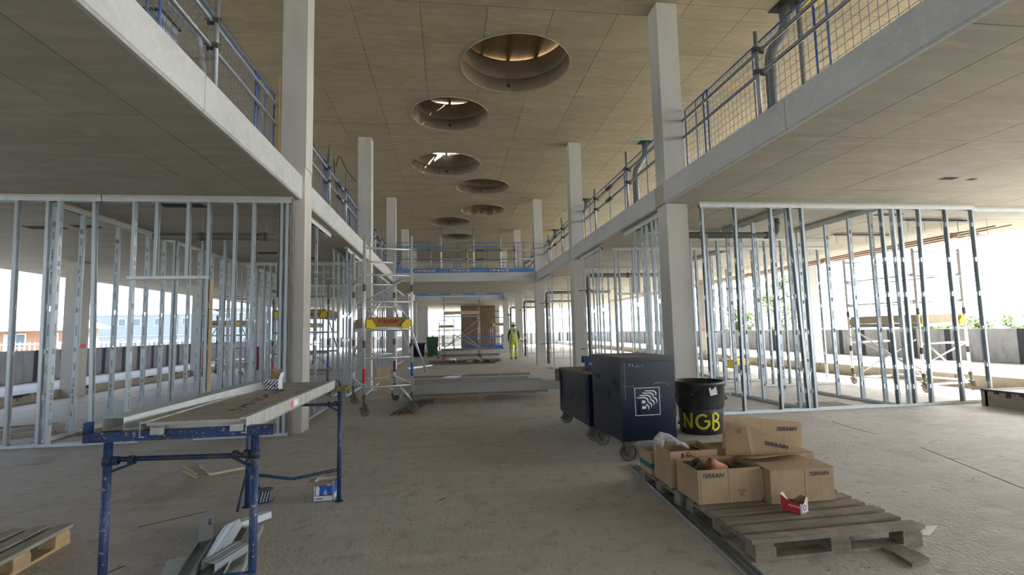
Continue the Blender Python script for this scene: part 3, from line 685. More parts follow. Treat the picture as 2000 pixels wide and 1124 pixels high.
# service openings in the soffits
for (x,y,sx,sy,nm) in ((6.88,5.82,.11,.055,'larger slot-shaped opening in the right soffit'),(7.27,5.84,.06,.04,'smaller slot-shaped opening in the right soffit'),
    (-6.9,9.3,.3,.12,'service opening in the left soffit, farther left'),(-6.2,9.2,.2,.12,'service opening in the left soffit, second from left'),(-3.9,7.6,.3,.2,'square service opening in the left soffit above the door frame'),(-4.1,12.1,.35,.12,'service opening in the left soffit behind the pipe'),(-3.7,12.9,.3,.12,'service opening farther behind the pipe at left'),(8.0,7.9,.25,.08,'service opening in the right soffit beyond the stud wall')):
    m = MB().bx(x-sx,x+sx,y-sy,y+sy,Z1-.003,Z1+.02)
    tag(m.build('soffit_opening', M['hole']), nm, 'opening')
# copper pipes and trays on the right
t = thing('copper_pipe_run', 'bundle of copper pipes hung under the right soffit near the outer edge', 'pipes', (10.1, 8, 3.05))
for i in range(7):
    x = 9.85+.085*i; z = 3.05+.02*(i%3); r = .011 if i%3 else .015
    MB().tube((x, 7.6+.35*((i*3)%4), z), (x, 30, z), r, 7).build('copper_pipe', M['copper'], t, True)
for k in range(9):
    y = 8.2+1.7*k
    MB().bx(9.75,10.5,y,y+.02,2.98,3.0).tube((9.8,y+.01,2.99),(9.8,y+.01,Z1),.004,5).tube((10.45,y+.01,2.99),(10.45,y+.01,Z1),.004,5).build('trapeze_hanger', M['tube'], t)
    if k % 2 == 0: MB().bx(10.0,10.12,y+.3,y+.42,3.0,3.11).build('valve', M['copper'], t)
for k, (a, y) in enumerate(((8.6,8.2),(8.3,9.6),(8.0,11.4))):
    t = thing('cable_tray', '%s perforated tray with dropper rods under the right soffit' % ['nearest','second','third'][k], 'cable tray', (a, y, 3.2))
    MB().bx(0,1.35,-.05,.05,.07,.09).bx(0,1.35,-.05,-.045,.04,.09).build('tray', M['tube'], t, off=L0)
    for q in range(4): MB().tube((.1+.36*q,0,-.12),(.1+.36*q,0,.11),.005,5).build('dropper_rod', M['tube'], t, off=L0)
# cables dangling on the first floor at left
def cable(label, pts, r=.012):
    P = [Vector(p) for p in pts]; out = []
    for i in range(len(P)-1):
        p0, p1, p2, p3 = P[max(i-1,0)], P[i], P[i+1], P[min(i+2,len(P)-1)]
        for s in range(5):
            u = s/5; out.append(.5*((2*p1)+(p2-p0)*u+(2*p0-5*p1+4*p2-p3)*u*u+(3*p1-p0-3*p2+p3)*u**3))
    out.append(P[-1])
    return tag(MB().path(out, r, 6).build('hanging_cable', M['cable'], None, True), label, 'cable')
cable('straight black cable hanging above the second left guard rail', [(-2.93,12.3,6.0),(-2.95,12.35,5.8),(-3.0,12.4,5.2),(-2.98,12.4,4.6),(-2.95,12.42,Z2)])
cable('looped black cable hanging left of the second left column', [(-2.98,13.1,6.0),(-2.95,13.0,5.85),(-2.9,12.9,5.4),(-2.8,12.95,4.9),(-2.6,13.2,4.6),(-2.62,13.1,Z2)])
cable('second looped black cable beside the second left column', [(-2.9,13.0,5.75),(-2.8,12.9,6.0),(-2.65,13.05,5.7),(-2.45,13.3,5.45)])
cable('black cable hanging behind the near left column top', [(-2.6,8.2,ZC),(-2.62,8.0,6.0),(-2.5,7.9,5.65),(-2.4,7.75,5.5)])
cable('tangled black cable left of the third left column', [(-2.9,18.4,5.75),(-2.85,18.5,5.2),(-2.6,18.9,4.9),(-2.4,19.3,4.85)], .016)
cable('second tangled black cable left of the third left column', [(-2.85,18.4,5.4),(-3.1,18.3,4.9),(-3.3,18.4,4.7),(-3.5,18.4,4.72)], .016)
# ------------------------------------------------------------------ scaffold towers
def castor(par, x, y, r=.075, wm='wheel'):
    c = MB().lathe([(r*.75,-.018),(r,-.014),(r,.014),(r*.75,.018),(0,.018)], 18, (x+.02,y,r), 'y'); c.lathe([(0,-.018),(r*.75,-.018)],18,(x+.02,y,r),'y')
    o = c.build('castor', M[wm], par, off=L0)
    MB().bx(x-.01,x+.05,y-.032,y-.022,r*.9,r*2.35).bx(x-.01,x+.05,y+.022,y+.032,r*.9,r*2.35).bx(x-.03,x+.05,y-.032,y+.032,r*2.2,r*2.5).bx(x-.07,x-.02,y-.02,y+.02,r*1.5,r*2.0).build('fork', M['clamp'], o, off=L0)
def tower(label, p, w, l, rungs, top, plat, rotz, mt='alu', tops=None, toe='board', brackets='yellow', stripes=True, braces=(), extra_side=()):
    """frames lie along local x (w wide) at y=0 and y=l"""
    t = thing('scaffold_tower', label, 'scaffold tower', (p[0], p[1], 0), rotz)
    A = M[mt]; tops = tops or [top]*4
    cn = [(0,0),(w,0),(0,l),(w,l)]
    for i, (x, y) in enumerate(cn):
        MB().tube((x,y,.30),(x,y,tops[i]), .0255, 12).build('upright', A, t, True, off=L0)
        MB().tube((x,y,.17),(x,y,.36), .019, 10).lathe([(.034,.29),(.034,.34),(.026,.35)],12,(x,y,0)).build('adjustable_leg', M['clamp'], t, True, off=L0)
        for z in rungs[1:4:2]: MB().lathe([(.0285,z+.18),(.0285,z+.30)],12,(x,y,0)).build('spigot_sleeve', M['clamp'], t, True, off=L0)
        if stripes:
            cc = [('red',.55,.78),('box_blue',.62,.86),('white',.5,.6),('maroon',.58,.80)][i]
            MB().lathe([(.0262,cc[1]),(.0262,cc[2])],12,(x,y,0)).build('marker_band', M[cc[0]], t, True, off=L0)
        castor(t, x, y)
    for e in (0, l):
        for z in rungs: MB().tube((0,e,z),(w,e,z), .019, 9).build('rung', A, t, True, off=L0)
    for s in (0, w):
        for z in (rungs[0], rungs[len(rungs)//2+1], rungs[-2]):
            m = MB().tube((s,0,z+.03),(s,l,z+.03), .016, 8)
            for yy in (.03,l-.03): m.bx(s-.03,s+.03,yy-.03,yy+.03,z+.0,z+.06)
            m.build('horizontal_brace', A, t, True, off=L0)
    bz = braces or [((0,0,rungs[1]),(0,l,plat)), ((w,0,plat),(w,l,rungs[1])), ((0,l,rungs[2]),(w*.9,l,rungs[0]))]
    for a, c in bz:
        MB().tube(a, c, .015, 8).build('diagonal_brace', A, t, True, off=L0)
    pl = MB().bx(.04,w-.04,.02,l-.02,plat+.03,plat+.045); pl.bx(.04,.08,.0,l,plat-.03,plat+.04).bx(w-.08,w-.04,0,l,plat-.03,plat+.04).bx(.04,w-.04,-.005,.03,plat-.02,plat+.04)
    pl.build('platform', M['platform_alu'], t, off=L0)
    for nm, a in (('f',(.05,w-.05,.01,.03)),('b',(.05,w-.05,l-.03,l-.01)),('l',(.02,.04,.05,l-.05)),('r',(w-.04,w-.02,.05,l-.05))):
        MB().bx(*a, plat+.05, plat+.21).build('toe_board', M['ochre' if (nm == 'f' and toe == 'board') else toe], t, off=L0)
    for (x, sx) in ((.03,1),(w-.03,-1)):
        for y, sy in ((-.012,1),(l+.012,-1)):
            m = MB(); pts = [(x,y,plat+.03),(x+sx*.15,y,plat+.0),(x+sx*.15,y,plat+.08),(x+sx*.08,y,plat+.165),(x,y,plat+.165)]
            m.slab(pts if sx*sy > 0 else pts[::-1], .03); m.build('toe_board_clip', M[brackets], t, off=L0)
    return t
rg = [.47,.95,1.43,1.90,2.36,2.82]
tw = tower('near aluminium scaffold tower on castors left of centre in the hall', (-1.42, 8.50), .80, 1.66, rg, 3.05, 1.43, .287, tops=[3.07,3.07,2.98,2.98],
    braces=[((0,0,1.43),(0,1.66,.95)),((.8,0,.95),(.8,1.66,1.9)),((.8,0,1.40),(1.22,.75,.62)),((.05,.02,1.60),(.28,.02,1.90)),((.75,.02,1.60),(.52,.02,1.90)),((.02,.0,.35),(.28,.3,.50)),((.6,-.02,.45),(.79,-.02,.20)),((.8,0,2.36),(.1,1.66,1.95)),((0,0,2.38),(0,1.66,2.40)),((.2,1.66,1.9),(.75,1.66,1.45))])
MB().bx(.24,.56,.0,.009,1.535,1.60).build('red_sign', M['red_dull'], tw, off=L0, label='worn red patch on toe board')
t2 = tower('scaffold tower on the right terrace side with pale toe boards, behind the studs', (9.0, 8.45), 1.10, 1.58, [.15,.55,.93,1.31,1.72,2.24,2.72], 2.78, 1.28, .06, stripes=False, toe='board_pale',
    braces=[((0,0,.3),(0,1.58,1.28)),((0,0,.42),(.0,1.58,1.05)),((1.1,0,.93),(.2,0,.6)),((.1,0,.95),(1.0,0,.2)),((0,.1,1.0),(0,1.5,.2))])
t3 = tower('scaffold tower in the left side bay behind the studs with dark toe boards', (-4.0, 11.85), 1.2, 1.3, rg, 2.6, 1.75, .05, mt='tube', tops=[2.2,2.62,2.2,2.5])
dup(t3, (-8.6, 18.6, 0), .1, 'dark scaffold tower at the far left edge behind the long stud wall')
dup(t3, (-7.6, 24.5, 0), -.1, 'second dark scaffold tower farther along the left edge')
dup(t3, (-.85, 40.0, 0), .0, 'farthest scaffold tower in front of the back parapet')
dup(t3, (3.0, 34.6, 0), .05, 'scaffold tower beside the far right columns at the back of the hall')
# wide steel scaffold at the far end of the hall
t = thing('wide_scaffold', 'wide braced steel scaffold with two platforms at the far end of the hall', 'scaffold', (-.28, 25.75, 0))
W = 1.83
for x in (0, W):
    for y in (0, 1.3):
        MB().tube((x,y,.16),(x,y,3.2 if y == 0 else 2.5),.026,9).build('upright', M['tube'], t, True, off=L0); castor(t, x, y)
for z in (.42,3.14,3.04): MB().tube((-.12,-.02,z),(W+.12,-.02,z),.024,8).build('ledger', M['tube'], t, True, off=L0)
for z in (1.0,1.5,2.1,2.6):
    for x in (0,W): MB().tube((x,0,z),(x,1.3,z),.02,8).build('rung', M['alu'], t, True, off=L0)
for a, c in (((0,0,2.05),(W,0,.55)),((W,0,2.05),(0,0,.55)),((0,1.3,1.5),(W,1.3,.5)),((W,1.3,1.6),(0,1.3,.55))): MB().tube(a,c,.017,7).build('cross_brace', M['tube'], t, True, off=L0)
MB().bx(-.2,W+.25,-.1,.55,2.80,2.84).build('platform', M['tube'], t, off=L0); MB().bx(-.02,W,-.03,0,2.28,2.46).build('toe_board', M['board_pale'], t, off=L0); MB().bx(0,W,-.02,.6,2.16,2.2).build('platform', M['platform_alu'], t, off=L0); MB().bx(-.4,1.3,.2,.9,1.45,1.5).build('platform', M['rubber'], t, off=L0)
# ------------------------------------------------------------------ far end of the hall
q = thing('brown_core', 'brown boarded stair core at the far end of the hall', 'core', (2.2, 37, 0))
MB().bx(.85,3.42,36.9,37.5,.001,Z1-.002).build('core_wall', M['ply_core'], q)
for i in range(7):
    MB().bx(.86+.365*i+.006, .86+.365*(i+1)-.006, 36.86, 36.90, .02, 3.2).build('shutter_board', M['ply_core'], q)
MB().bx(-2.35,-1.55,36.0,36.4,0,Z1).build('wall_pier', M['column'], kind='structure')
t = thing('blue_barrier', 'low run of blue crowd barrier and boards before the brown core', 'barrier', (1.5, 34.5, 0))
m = MB()
for i in range(28): m.bx(.95+.11*i,.965+.11*i,34.5,34.515,.15,1.0)
m.build('bar', M['blue_tube'], t, kind='stuff'); MB().bx(.9,4.0,34.48,34.53,1.0,1.05).bx(.9,4.0,34.48,34.53,.12,.16).build('rail', M['blue_tube'], t)
MB().bx(1.0,2.1,34.0,34.05,.02,.40).build('toe_board', M['box_blue'], t); MB().bx(2.7,3.7,34.2,34.25,.05,.42).build('toe_board', M['box_blue'], t)
# wheeled green bin
t = thing('wheelie_bin', 'dark green wheeled bin with open lid left of the far scaffold', 'bin', (-.92, 27.1, 0))
m = MB(); m.add([(-.24,-.28,.08),(.24,-.28,.08),(.24,.25,.08),(-.24,.25,.08),(-.29,-.36,.98),(.29,-.36,.98),(.29,.34,.98),(-.29,.34,.98)],[(0,3,2,1),(0,1,5,4),(1,2,6,5),(2,3,7,6),(3,0,4,7)])
m.build('body', M['green'], t, off=L0); MB().bx(-.31,.31,-.40,-.34,.93,1.0).bx(-.31,.31,.3,.36,.95,1.02).bx(-.31,-.28,-.4,.36,.93,1.0).bx(.28,.31,-.4,.36,.93,1.0).build('rim', M['green'], t, off=L0)
MB().bx(-.31,.31,-.42,-.39,.62,1.14).build('lid', M['green'], t, off=L0)
for x in (-.27,.27): MB().lathe([(0,-.02),(.1,-.02),(.1,.02),(0,.02)],14,(x,.28,.1),'x').build('wheel', M['rubber'], t, off=L0)
t = thing('dark_skip_bin', 'low dark blue container left of the green wheeled bin', 'container', (-2.0, 29.2, 0))
m = MB(); m.add([(-.5,-.35,0),(.5,-.35,0),(.5,.35,0),(-.5,.35,0),(-.6,-.45,.75),(.6,-.45,.75),(.6,.45,.75),(-.6,.45,.75)],[(0,3,2,1),(0,1,5,4),(1,2,6,5),(2,3,7,6),(3,0,4,7)]); m.build('body', M['navy'], t, off=L0)
MB().bx(-.64,.64,-.5,-.44,.7,.78).bx(-.64,.64,.44,.5,.7,.78).bx(-.64,-.58,-.5,.5,.7,.78).bx(.58,.64,-.5,.5,.7,.78).build('rim', M['black'], t, off=L0)
# stacks of material on the floor, far
def stack(label, x, y, w_, d_, layers, cat='stack', rot=0, nm='beam_stack'):
    t = thing(nm, label, cat, (x, y, 0), rot)
    z = 0
    for (h, mtn, sh, part, n) in layers:
        for k in range(n):
            a = -w_/2+sh[0]; c = w_/2+sh[1]; y0 = -d_/2+d_*k/n+.01; y1 = -d_/2+d_*(k+1)/n-.01
            MB().bx(a+random.uniform(0,.03),c-random.uniform(0,.03),y0,y1,z,z+h-.002).build(part, M[mtn], t, off=L0)
        z += h
    return t
def studs_bundle(label, x, y, L, rot, z=0, n=5, mtn='steel', cat='stud bundle'):
    t = thing('stud_bundle', label, cat, (x, y, z), rot)
    for k in range(n):
        o = link('stud', stud_mesh(round(L-.04*(k%3),2)), t); o.rotation_euler = (math.pi/2, 0, 0 if k%2 else 0); o.location = (.10*(k%3)-.1, .01*k, .001+.045*(k//3))
        o.rotation_euler = (-math.pi/2, 0, 0)
        o.location.z = .045*(k//3)+.043
    return t
# main precast lintel stack, centre
t = thing('precast_beam_stack', 'stack of long pale precast concrete planks on timber and a pallet, centre of the hall', 'beam stack', (.3, 9.7, 0))
MB().bx(-1.37,1.95,-.05,.16,.185,.362).build('precast_beam', M['beam'], t, off=L0)
MB().bx(-1.30,1.55,.30,.50,.185,.375).build('precast_beam', M['beam'], t, off=L0)
m = MB(); m.bx(-1.1,1.35,.72,.9,.21,.385); m.build('precast_beam', M['beam'], t, off=L0)
MB().bx(-1.2,1.62,-.0,.95,.142,.183).build('timber_bearer', M['wood_grey'], t, off=L0)
MB().bx(-.95,1.40,.0,.85,.124,.140).build('ply_sheet', M['board'], t, off=L0)
for k in range(3):
    MB().bx(-.63,.40,.0+.33*k,.1+.33*k,.0,.022).build('pallet_runner', M['wood_grey'], t, off=L0)
    MB().bx(-.62,.39,.01+.33*k,.09+.33*k,.022,.1).build('pallet_block_row', M['wood_grey'], t, off=L0)
for k in range(5): MB().bx(-.66,.44,.0+.18*k,.13+.18*k,.1,.122).build('pallet_slat', M['board'], t, off=L0)
for x in (-.34,.20): MB().bx(x-.035,x+.035,-.006,.0,.015,.08).build('spray_mark', M['red_dull2'], t, off=L0, label='dull red spray mark')
for k in range(6):
    x = .15+.05*k
    tag(MB().bar((x-.33,10.5,.40),(x-.05,11.1,.41),.035,.02).build('metal_offcut', M['alu']), '%s of six bright metal strips lying on the precast plank stack' % ['leftmost','second','third','fourth','fifth','rightmost'][k], 'metal strip')
tag(MB().bx(-.85,1.75,10.85,11.0,.386,.42).build('timber_plank', M['wood_grey']), 'long grey plank lying along the back of the precast stack', 'plank')
for k in range(7):
    p0 = Vector((-.98+.055*k+.03*(k%2), 8.42+.02*k, .018+.03*(k%2)))
    tag(MB().tube(p0, p0+Vector((.22,1.25,.002)), .014, 9).build('copper_tube', M['brown_pipe'], None, True), '%s copper tube of the loose bundle under the scaffold tower' % ['leftmost','second','third','fourth','fifth','sixth','rightmost'][k], 'copper tube')
tag(MB().bx(-1.62,-1.34,11.3,11.34,.02,.62).build('plywood_offcut', M['timber']), 'upright brown plywood offcut behind the scaffold tower', 'board')
tag(channel(MB(), (-2.0,12.0,.01),(-.75,12.6,.01),.07,.05).build('metal_track', M['track']), 'bright metal track on the floor behind the scaffold tower', 'track')
tag(channel(MB(), (-.7,12.0,.01),(-.15,11.8,.01),.07,.05).build('metal_track', M['track']), 'short blue-white track piece right of the scaffold tower', 'track')
tag(channel(MB(), (-1.55,19.0,.01),(-.75,20.5,.01),.09,.05).build('metal_track', M['track']), 'bright metal track on the floor near the green bin', 'track')
tag(MB().bar((-.55,12.6,.3),(-.92,13.6,1.1),.05,.03).build('leaning_bar', M['alu']), 'slanting aluminium bar right of the scaffold tower', 'bar')
stack('low stack of planks and boards under the far scaffold, left part', -.1, 22.5, 1.7, .7, [(.09,'wood_grey',(0,0),'bearer',3),(.03,'board',(.0,.2),'board',2)], 'stack', .05)
stack('long pale precast pieces lying beyond the far scaffold', 1.2, 28.5, 3.6, .9, [(.12,'wood_grey',(.2,-.2),'bearer',3),(.22,'fascia',(0,0),'precast_beam',2),(.10,'wood_grey',(.1,-.3),'board',3)], 'stack', -.02)
stack('low heap of boards near the far right columns', 2.4, 31.5, 1.6, .8, [(.1,'wood_grey',(0,0),'board',3),(.06,'board',(.2,0),'board',2)], 'stack', .1)
stack('stack of boards left of the far scaffold base', -.8, 31.0, 2.0, .8, [(.15,'board',(0,0),'bearer',3),(.1,'board_pale',(.2,0),'board',2)], 'stack', .0)
t = stack('board base carrying bright stud bundles in front of the far scaffold', .75, 21.3, 2.4, .9, [(.05,'wood_grey',(0,0),'bearer',2)], 'stack', .0)
for k,(x,nm) in enumerate(((.1,'dark ended stud bundle on boards, leftmost in front of the far scaffold'),(1.05,'middle stud bundle on boards in front of the far scaffold'),(1.45,'bright stud bundle on boards, third from left before the far scaffold'),(1.85,'rightmost stud bundle on boards in front of the far scaffold'))):
    studs_bundle(nm, x+.06*k, 20.95, 1.5, .03*(k-1), z=.055, n=9)
t = thing('debris_pile', 'small heap of cardboard and strips at the foot of the green bin', 'rubbish heap', (-.55, 24.6, 0))
for k in range(7): MB().bar((random.uniform(-.3,.3),random.uniform(-.3,.3),.05+.04*k),(random.uniform(-.1,.6),random.uniform(-.5,.2),.03+.03*k),.12,.02).build('scrap', M['wood_new' if k%2 else 'maroon'], t, off=L0)
# ------------------------------------------------------------------ trestle platform, front left
def trestle(label, y, xl, xr, zbar, crossz, lowz, sag, mbar='trestle', xb0=None, xb1=None):
    t = thing('builders_trestle', label, 'trestle', ((xl+xr)/2, y, 0))
    r = .0178
    for x in (xl, xr):
        l = MB().tube((x,y,.0),(x,y,zbar),r,16).build('leg', M['trestle'], t, True)
        MB().lathe([(r+.0005,0),(r+.004,0),(r+.004,.035),(r+.0005,.035)],16,(x,y,crossz-.017)).build('leg_collar', M['rail_dark'], l, True)
        MB().lathe([(0,.004),(.035,.004),(.035,0),(0,0)],16,(x,y,0)).build('foot', M['rail_dark'], l)
    m = MB().bx(xb0, xb1, y-.022, y+.022, zbar, zbar+.044); m.bx(xb0, xb0+.018, y-.022, y+.022, zbar+.04, zbar+.09)
    m.build('head_bar', M[mbar], t)
    MB().tube((xl+r,y,crossz+.006),(xr-r,y,crossz-.006),.0115,12).build('cross_rail', M['rail_dark'], t, True)
    for x in (xl+.035, xl+.10, xr-.035, xr-.085): MB().lathe([(.0125,-.012),(.020,-.010),(.020,.010),(.0125,.012)],12,(x,y,crossz),'x').build('coupler', M['rail_dark'], t)
    for a, c in (((xl+.12,y,crossz-.01),(xl-.005,y,crossz-.055)),((xr-.10,y,crossz-.01),(xr+.005,y,crossz-.07))): MB().bar(a, c, .008, .012).build('gusset_bar', M['rail_dark'], t)
    pts = [(xl,y,lowz),(xl+.12,y,lowz-.012),(xl+.30,y,lowz-sag),(xl+.34,y,lowz-sag-.006),(xl+.38,y,lowz-sag-.002),(xr,y,lowz+.005)]
    MB().path(pts, .012, 10).build('lower_rail', M['trestle'], t, True)
    for dx, dy in ((-.02,.14),(-.02,-.13)) if sag > .03 else (): 
        MB().path([(xl,y,lowz+.05),(xl+dx,y+dy*.5,.12),(xl+dx,y+dy,.012)],.009,8).build('stay', M['rail_dark'], t, True)
    if sag > .03: MB().path([(xl,y,lowz+.03),(xl+.09,y+.02,.13)],.009,8).build('stay', M['rail_dark'], t, True)
    return t
trestle('nearest blue steel trestle frame carrying the front end of the work platform', 2.50, -1.545, -.914, .892, .805, .262, 0, xb0=-1.64, xb1=-.828)
trestle('farther blue steel trestle frame with a rusty yellow head bar under the work platform', 4.29, -1.62, -.912, .885, .785, .25, .045, 'rusty_yellow', xb0=-1.70, xb1=-.82)
t = thing('work_platform', 'long aluminium scaffold board with dusty plywood deck resting on two blue trestles', 'platform', (-1.17, 3.4, .937))
MB().bx(-1.375,-.975,2.475,4.26,.958,.973).build('plywood_deck', M['ply_grey'], t)
for x0, x1 in ((-.975,-.945),(-1.405,-1.375)):
    m = MB().bx(x0,x1,2.475,4.26,.968,.978); xo = x1-.004 if x0 > -1.1 else x0
    m.bx(xo, xo+.004, 2.475,4.26,.908,.968); m.bx(min(xo,xo-.02 if x0 > -1.1 else xo), xo+.02 if x0 < -1.1 else xo+.004, 2.475,4.26,.906,.911)
    m.build('side_rail', M['platform_alu'], t)
for ye in (2.50,4.24): MB().bx(-1.375,-.975,ye,ye+.004,.937,.958).build('end_plate', M['platform_alu'], t)
for yy, s in ((2.5,-1),(4.29,1)):
    for x in (-1.345,-1.005):
        pts = [(yy+.03*s*-1,.960),(yy+.012*s,.962),(yy+.030*s,.948),(yy+.034*s,.918)]
        m = MB()
        for i in range(3): m.bar((x+.02,pts[i][0],pts[i][1]),(x+.02,pts[i+1][0],pts[i+1][1]),.058,.005,up=(0,0,1) if i < 2 else (0,1,0))
        m.build('hook', M['platform_alu'], t)
MB().bx(-.9448,-.9440,3.18,3.26,.925,.962).build('sticker', M['white_paint'], t, label='small white sticker'); MB().bx(-.9448,-.9440,3.12,3.165,.925,.962).build('sticker', M['pink'], t, label='small red sticker')
MB().bx(-.9446,-.9440,3.02,3.05,.93,.955).build('sticker', M['yellow_stain'], t)
# dust streaks
m = MB(); rr = random.Random(4)
for i in range(46):
    yy = 2.75+rr.random()*1.0; x = -1.12-.06*(yy-2.7)+rr.gauss(0,.02); m.bar((x,yy,.9742),(x+rr.uniform(-.03,.03),yy+rr.uniform(-.05,.02),.9742),.004,.0016)
tag(m.build('metal_swarf', M['hole'], kind='stuff'), 'dark metal swarf lying on the plywood deck', 'swarf')
# long inverted track lying on the platform
def tilted_channel(name, label, p, q, wd, dp, roll=0, mt='steel', ribs=True, cat='metal offcut', th=.0018, up=1, mark=None):
    """open channel from p to q; web at the bottom (up=1) or top (up=-1); roll turns it about its axis"""
    p = Vector(p); q = Vector(q); d = (q-p).normalized(); s = Vector((d.y,-d.x,0)).normalized(); u = s.cross(d)
    R_ = Matrix.Rotation(roll, 3, d); s = R_@s; u = R_@u*up
    t = thing(name, label, cat, p)
    def quad(a0, b0, a1, b1, m): m.add([p+s*a0+u*b0, p+s*a1+u*b0, p+s*a1+u*b1, p+s*a0+u*b1, q+s*a0+u*b0, q+s*a1+u*b0, q+s*a1+u*b1, q+s*a0+u*b1], [(0,1,2,3),(7,6,5,4),(0,4,5,1),(1,5,6,2),(2,6,7,3),(3,7,4,0)])
    m = MB(); h = wd/2
    quad(-h,0,h,th,m)
    for k in (-1,1): quad(k*h-(th if k>0 else 0),0,k*h+(th if k<0 else 0),dp,m); quad(k*h-(.010 if k>0 else 0),dp-th,k*h+(.010 if k<0 else 0),dp,m)
    if ribs:
        for k in (-.6,-.5,.5,.6): quad(k*h-.002,-.0015,k*h+.002,0,m)
    m.build('channel', M[mt], t)
    if mark:
        Zf = -u
        text_obj(mark, wd*.36, M['print'], t, p+d*(q-p).length*.12 - s*wd*.10 + Zf*.0012, d, Zf.cross(d), 'print', .012)
    return t
tilted_channel('metal_track', 'long galvanised track lying upside down along the left side of the work platform', (-1.555,2.54,.992), (-1.385,3.76,1.032), .10, .055, mt='track', ribs=False, cat='track', up=-1)
# printed packs
def diag_pack(name, label, x0, x1, y0, y1, z0, z1, openf=True, hexa=False):
    t = thing(name, label, 'box', ((x0+x1)/2, (y0+y1)/2, z0))
    if hexa:
        c = ((x0+x1)/2, (y0+y1)/2); r = (x1-x0)/2
        MB().prism([(c[0]+r*math.cos(a), c[1]+r*math.sin(a)) for a in [math.pi/3*k+.3 for k in range(6)]], z0, z1).build('carton', M['ink'], t)
        MB().prism([(c[0]+r*1.01*math.cos(a), c[1]+r*1.01*math.sin(a)) for a in [math.pi/3*k+.3 for k in range(6)]], z1, z1+.002).build('lid', M['rubber'], t)
        st = MB()
        for f in range(6):
            a0 = math.pi/3*f+.3; a1 = a0+math.pi/3
            P = Vector((c[0]+r*1.012*math.cos(a0), c[1]+r*1.012*math.sin(a0),0)); Q = Vector((c[0]+r*1.012*math.cos(a1), c[1]+r*1.012*math.sin(a1),0))
            for k in range(3):
                u0 = .05+.3*k; st.add([P.lerp(Q,u0)+Vector((0,0,z0+.01)), P.lerp(Q,u0+.08)+Vector((0,0,z0+.01)), P.lerp(Q,min(u0+.36,1))+Vector((0,0,z1-.004)), P.lerp(Q,min(u0+.28,.97))+Vector((0,0,z1-.004))],[(0,1,2,3)])
        st.build('stripe', M['box_white'], t, kind='stuff'); return t
    MB().bx(x0,x1,y0,y0+.002,z0,z1).bx(x0,x1,y1-.002,y1,z0,z1).bx(x0,x0+.002,y0,y1,z0,z1).bx(x1-.002,x1,y0,y1,z0,z1).bx(x0,x1,y0,y1,z0,z0+.002).build('carton', M['box_white'], t)
    st = MB(); W_ = x1-x0; H_ = z1-z0
    for k in range(-3,5):
        a = x0+k*.024; pts = []
        for (s0, zz) in ((0,z0+.002),(.011,z0+.002),(.011+H_*.9,z1-.002),(H_*.9,z1-.002)): pts.append((a+s0, zz))
        pts = [(min(max(px_,x0),x1), zz) for px_, zz in pts]
        # clip by shortening the slope at both side edges
        def cl(px_, pz, qx, qz, lim): 
            return (lim, pz+(qz-pz)*(lim-px_)/(qx-px_)) if abs(qx-px_) > 1e-9 else (px_, pz)
        a0, a1 = a, a+.011; b0, b1 = a+H_*.9, a+.011+H_*.9
        zl = lambda xs_, xe_, xx: z0+.002+(H_-.004)*(xx-xs_)/(xe_-xs_)
        lo = max(x0, a0); 
        poly = []
        for (sx, ex) in ((a1,b1),(a0,b0)):
            s_ = (sx, z0+.002) if sx >= x0 else (x0, zl(sx,ex,x0)); e_ = (ex, z1-.002) if ex <= x1 else (x1, zl(sx,ex,x1))
            if sx > x1 or ex < x0: poly = None; break
            poly.append((s_, e_))
        if not poly: continue
        (s1,e1),(s0_,e0_) = poly
        st.add([(s0_[0],y0-.0006,s0_[1]),(s1[0],y0-.0006,s1[1]),(e1[0],y0-.0006,e1[1]),(e0_[0],y0-.0006,e0_[1])],[(0,1,2,3)])
        if k % 2: st.bx((s1[0]+e1[0])/2-.012,(s1[0]+e1[0])/2+.006,y0-.0008,y0-.0002,(s1[1]+e1[1])/2-.006,(s1[1]+e1[1])/2+.006)
    st.build('stripe', M['ink'], t, kind='stuff')
    f = MB().slab([(x0,y1,z1),(x1,y1,z1),(x1-.004,y1+.01,z1+.03),(x1-.018,y1+.014,z1+.045),(x1-.004,y1+.02,z1+.068),(x0+.004,y1+.02,z1+.068),(x0+.02,y1+.014,z1+.045),(x0+.004,y1+.01,z1+.03)], .0015)
    f.build('flap', M['card_in'], t)
    MB().slab([(x1,y0,z1),(x1,y1,z1),(x1+.012,y1-.01,z1+.05),(x1+.008,y0+.02,z1+.045)],.0015).build('flap', M['box_white'], t)
    return t
diag_pack('screw_box', 'small open white box with dark diagonal stripes standing on the work platform', -1.295, -1.207, 3.70, 3.79, .9745, 1.045)
diag_pack('striped_pack', 'small hexagonal dark pack with white diagonal stripes on the floor behind the trestle leg', -1.60, -1.46, 4.34, 4.48, .001, .095, hexa=True)
q = thing('paper_roll', 'small pale carton beside the striped box on the work platform', 'carton', (-1.335,3.74,.975))
MB().bx(-1.375,-1.30,3.715,3.78,.9745,1.012).build('carton', M['strip_pack'], q); MB().bx(-1.375,-1.34,3.72,3.77,1.0125,1.03).build('wood_scrap', M['timber'], q)
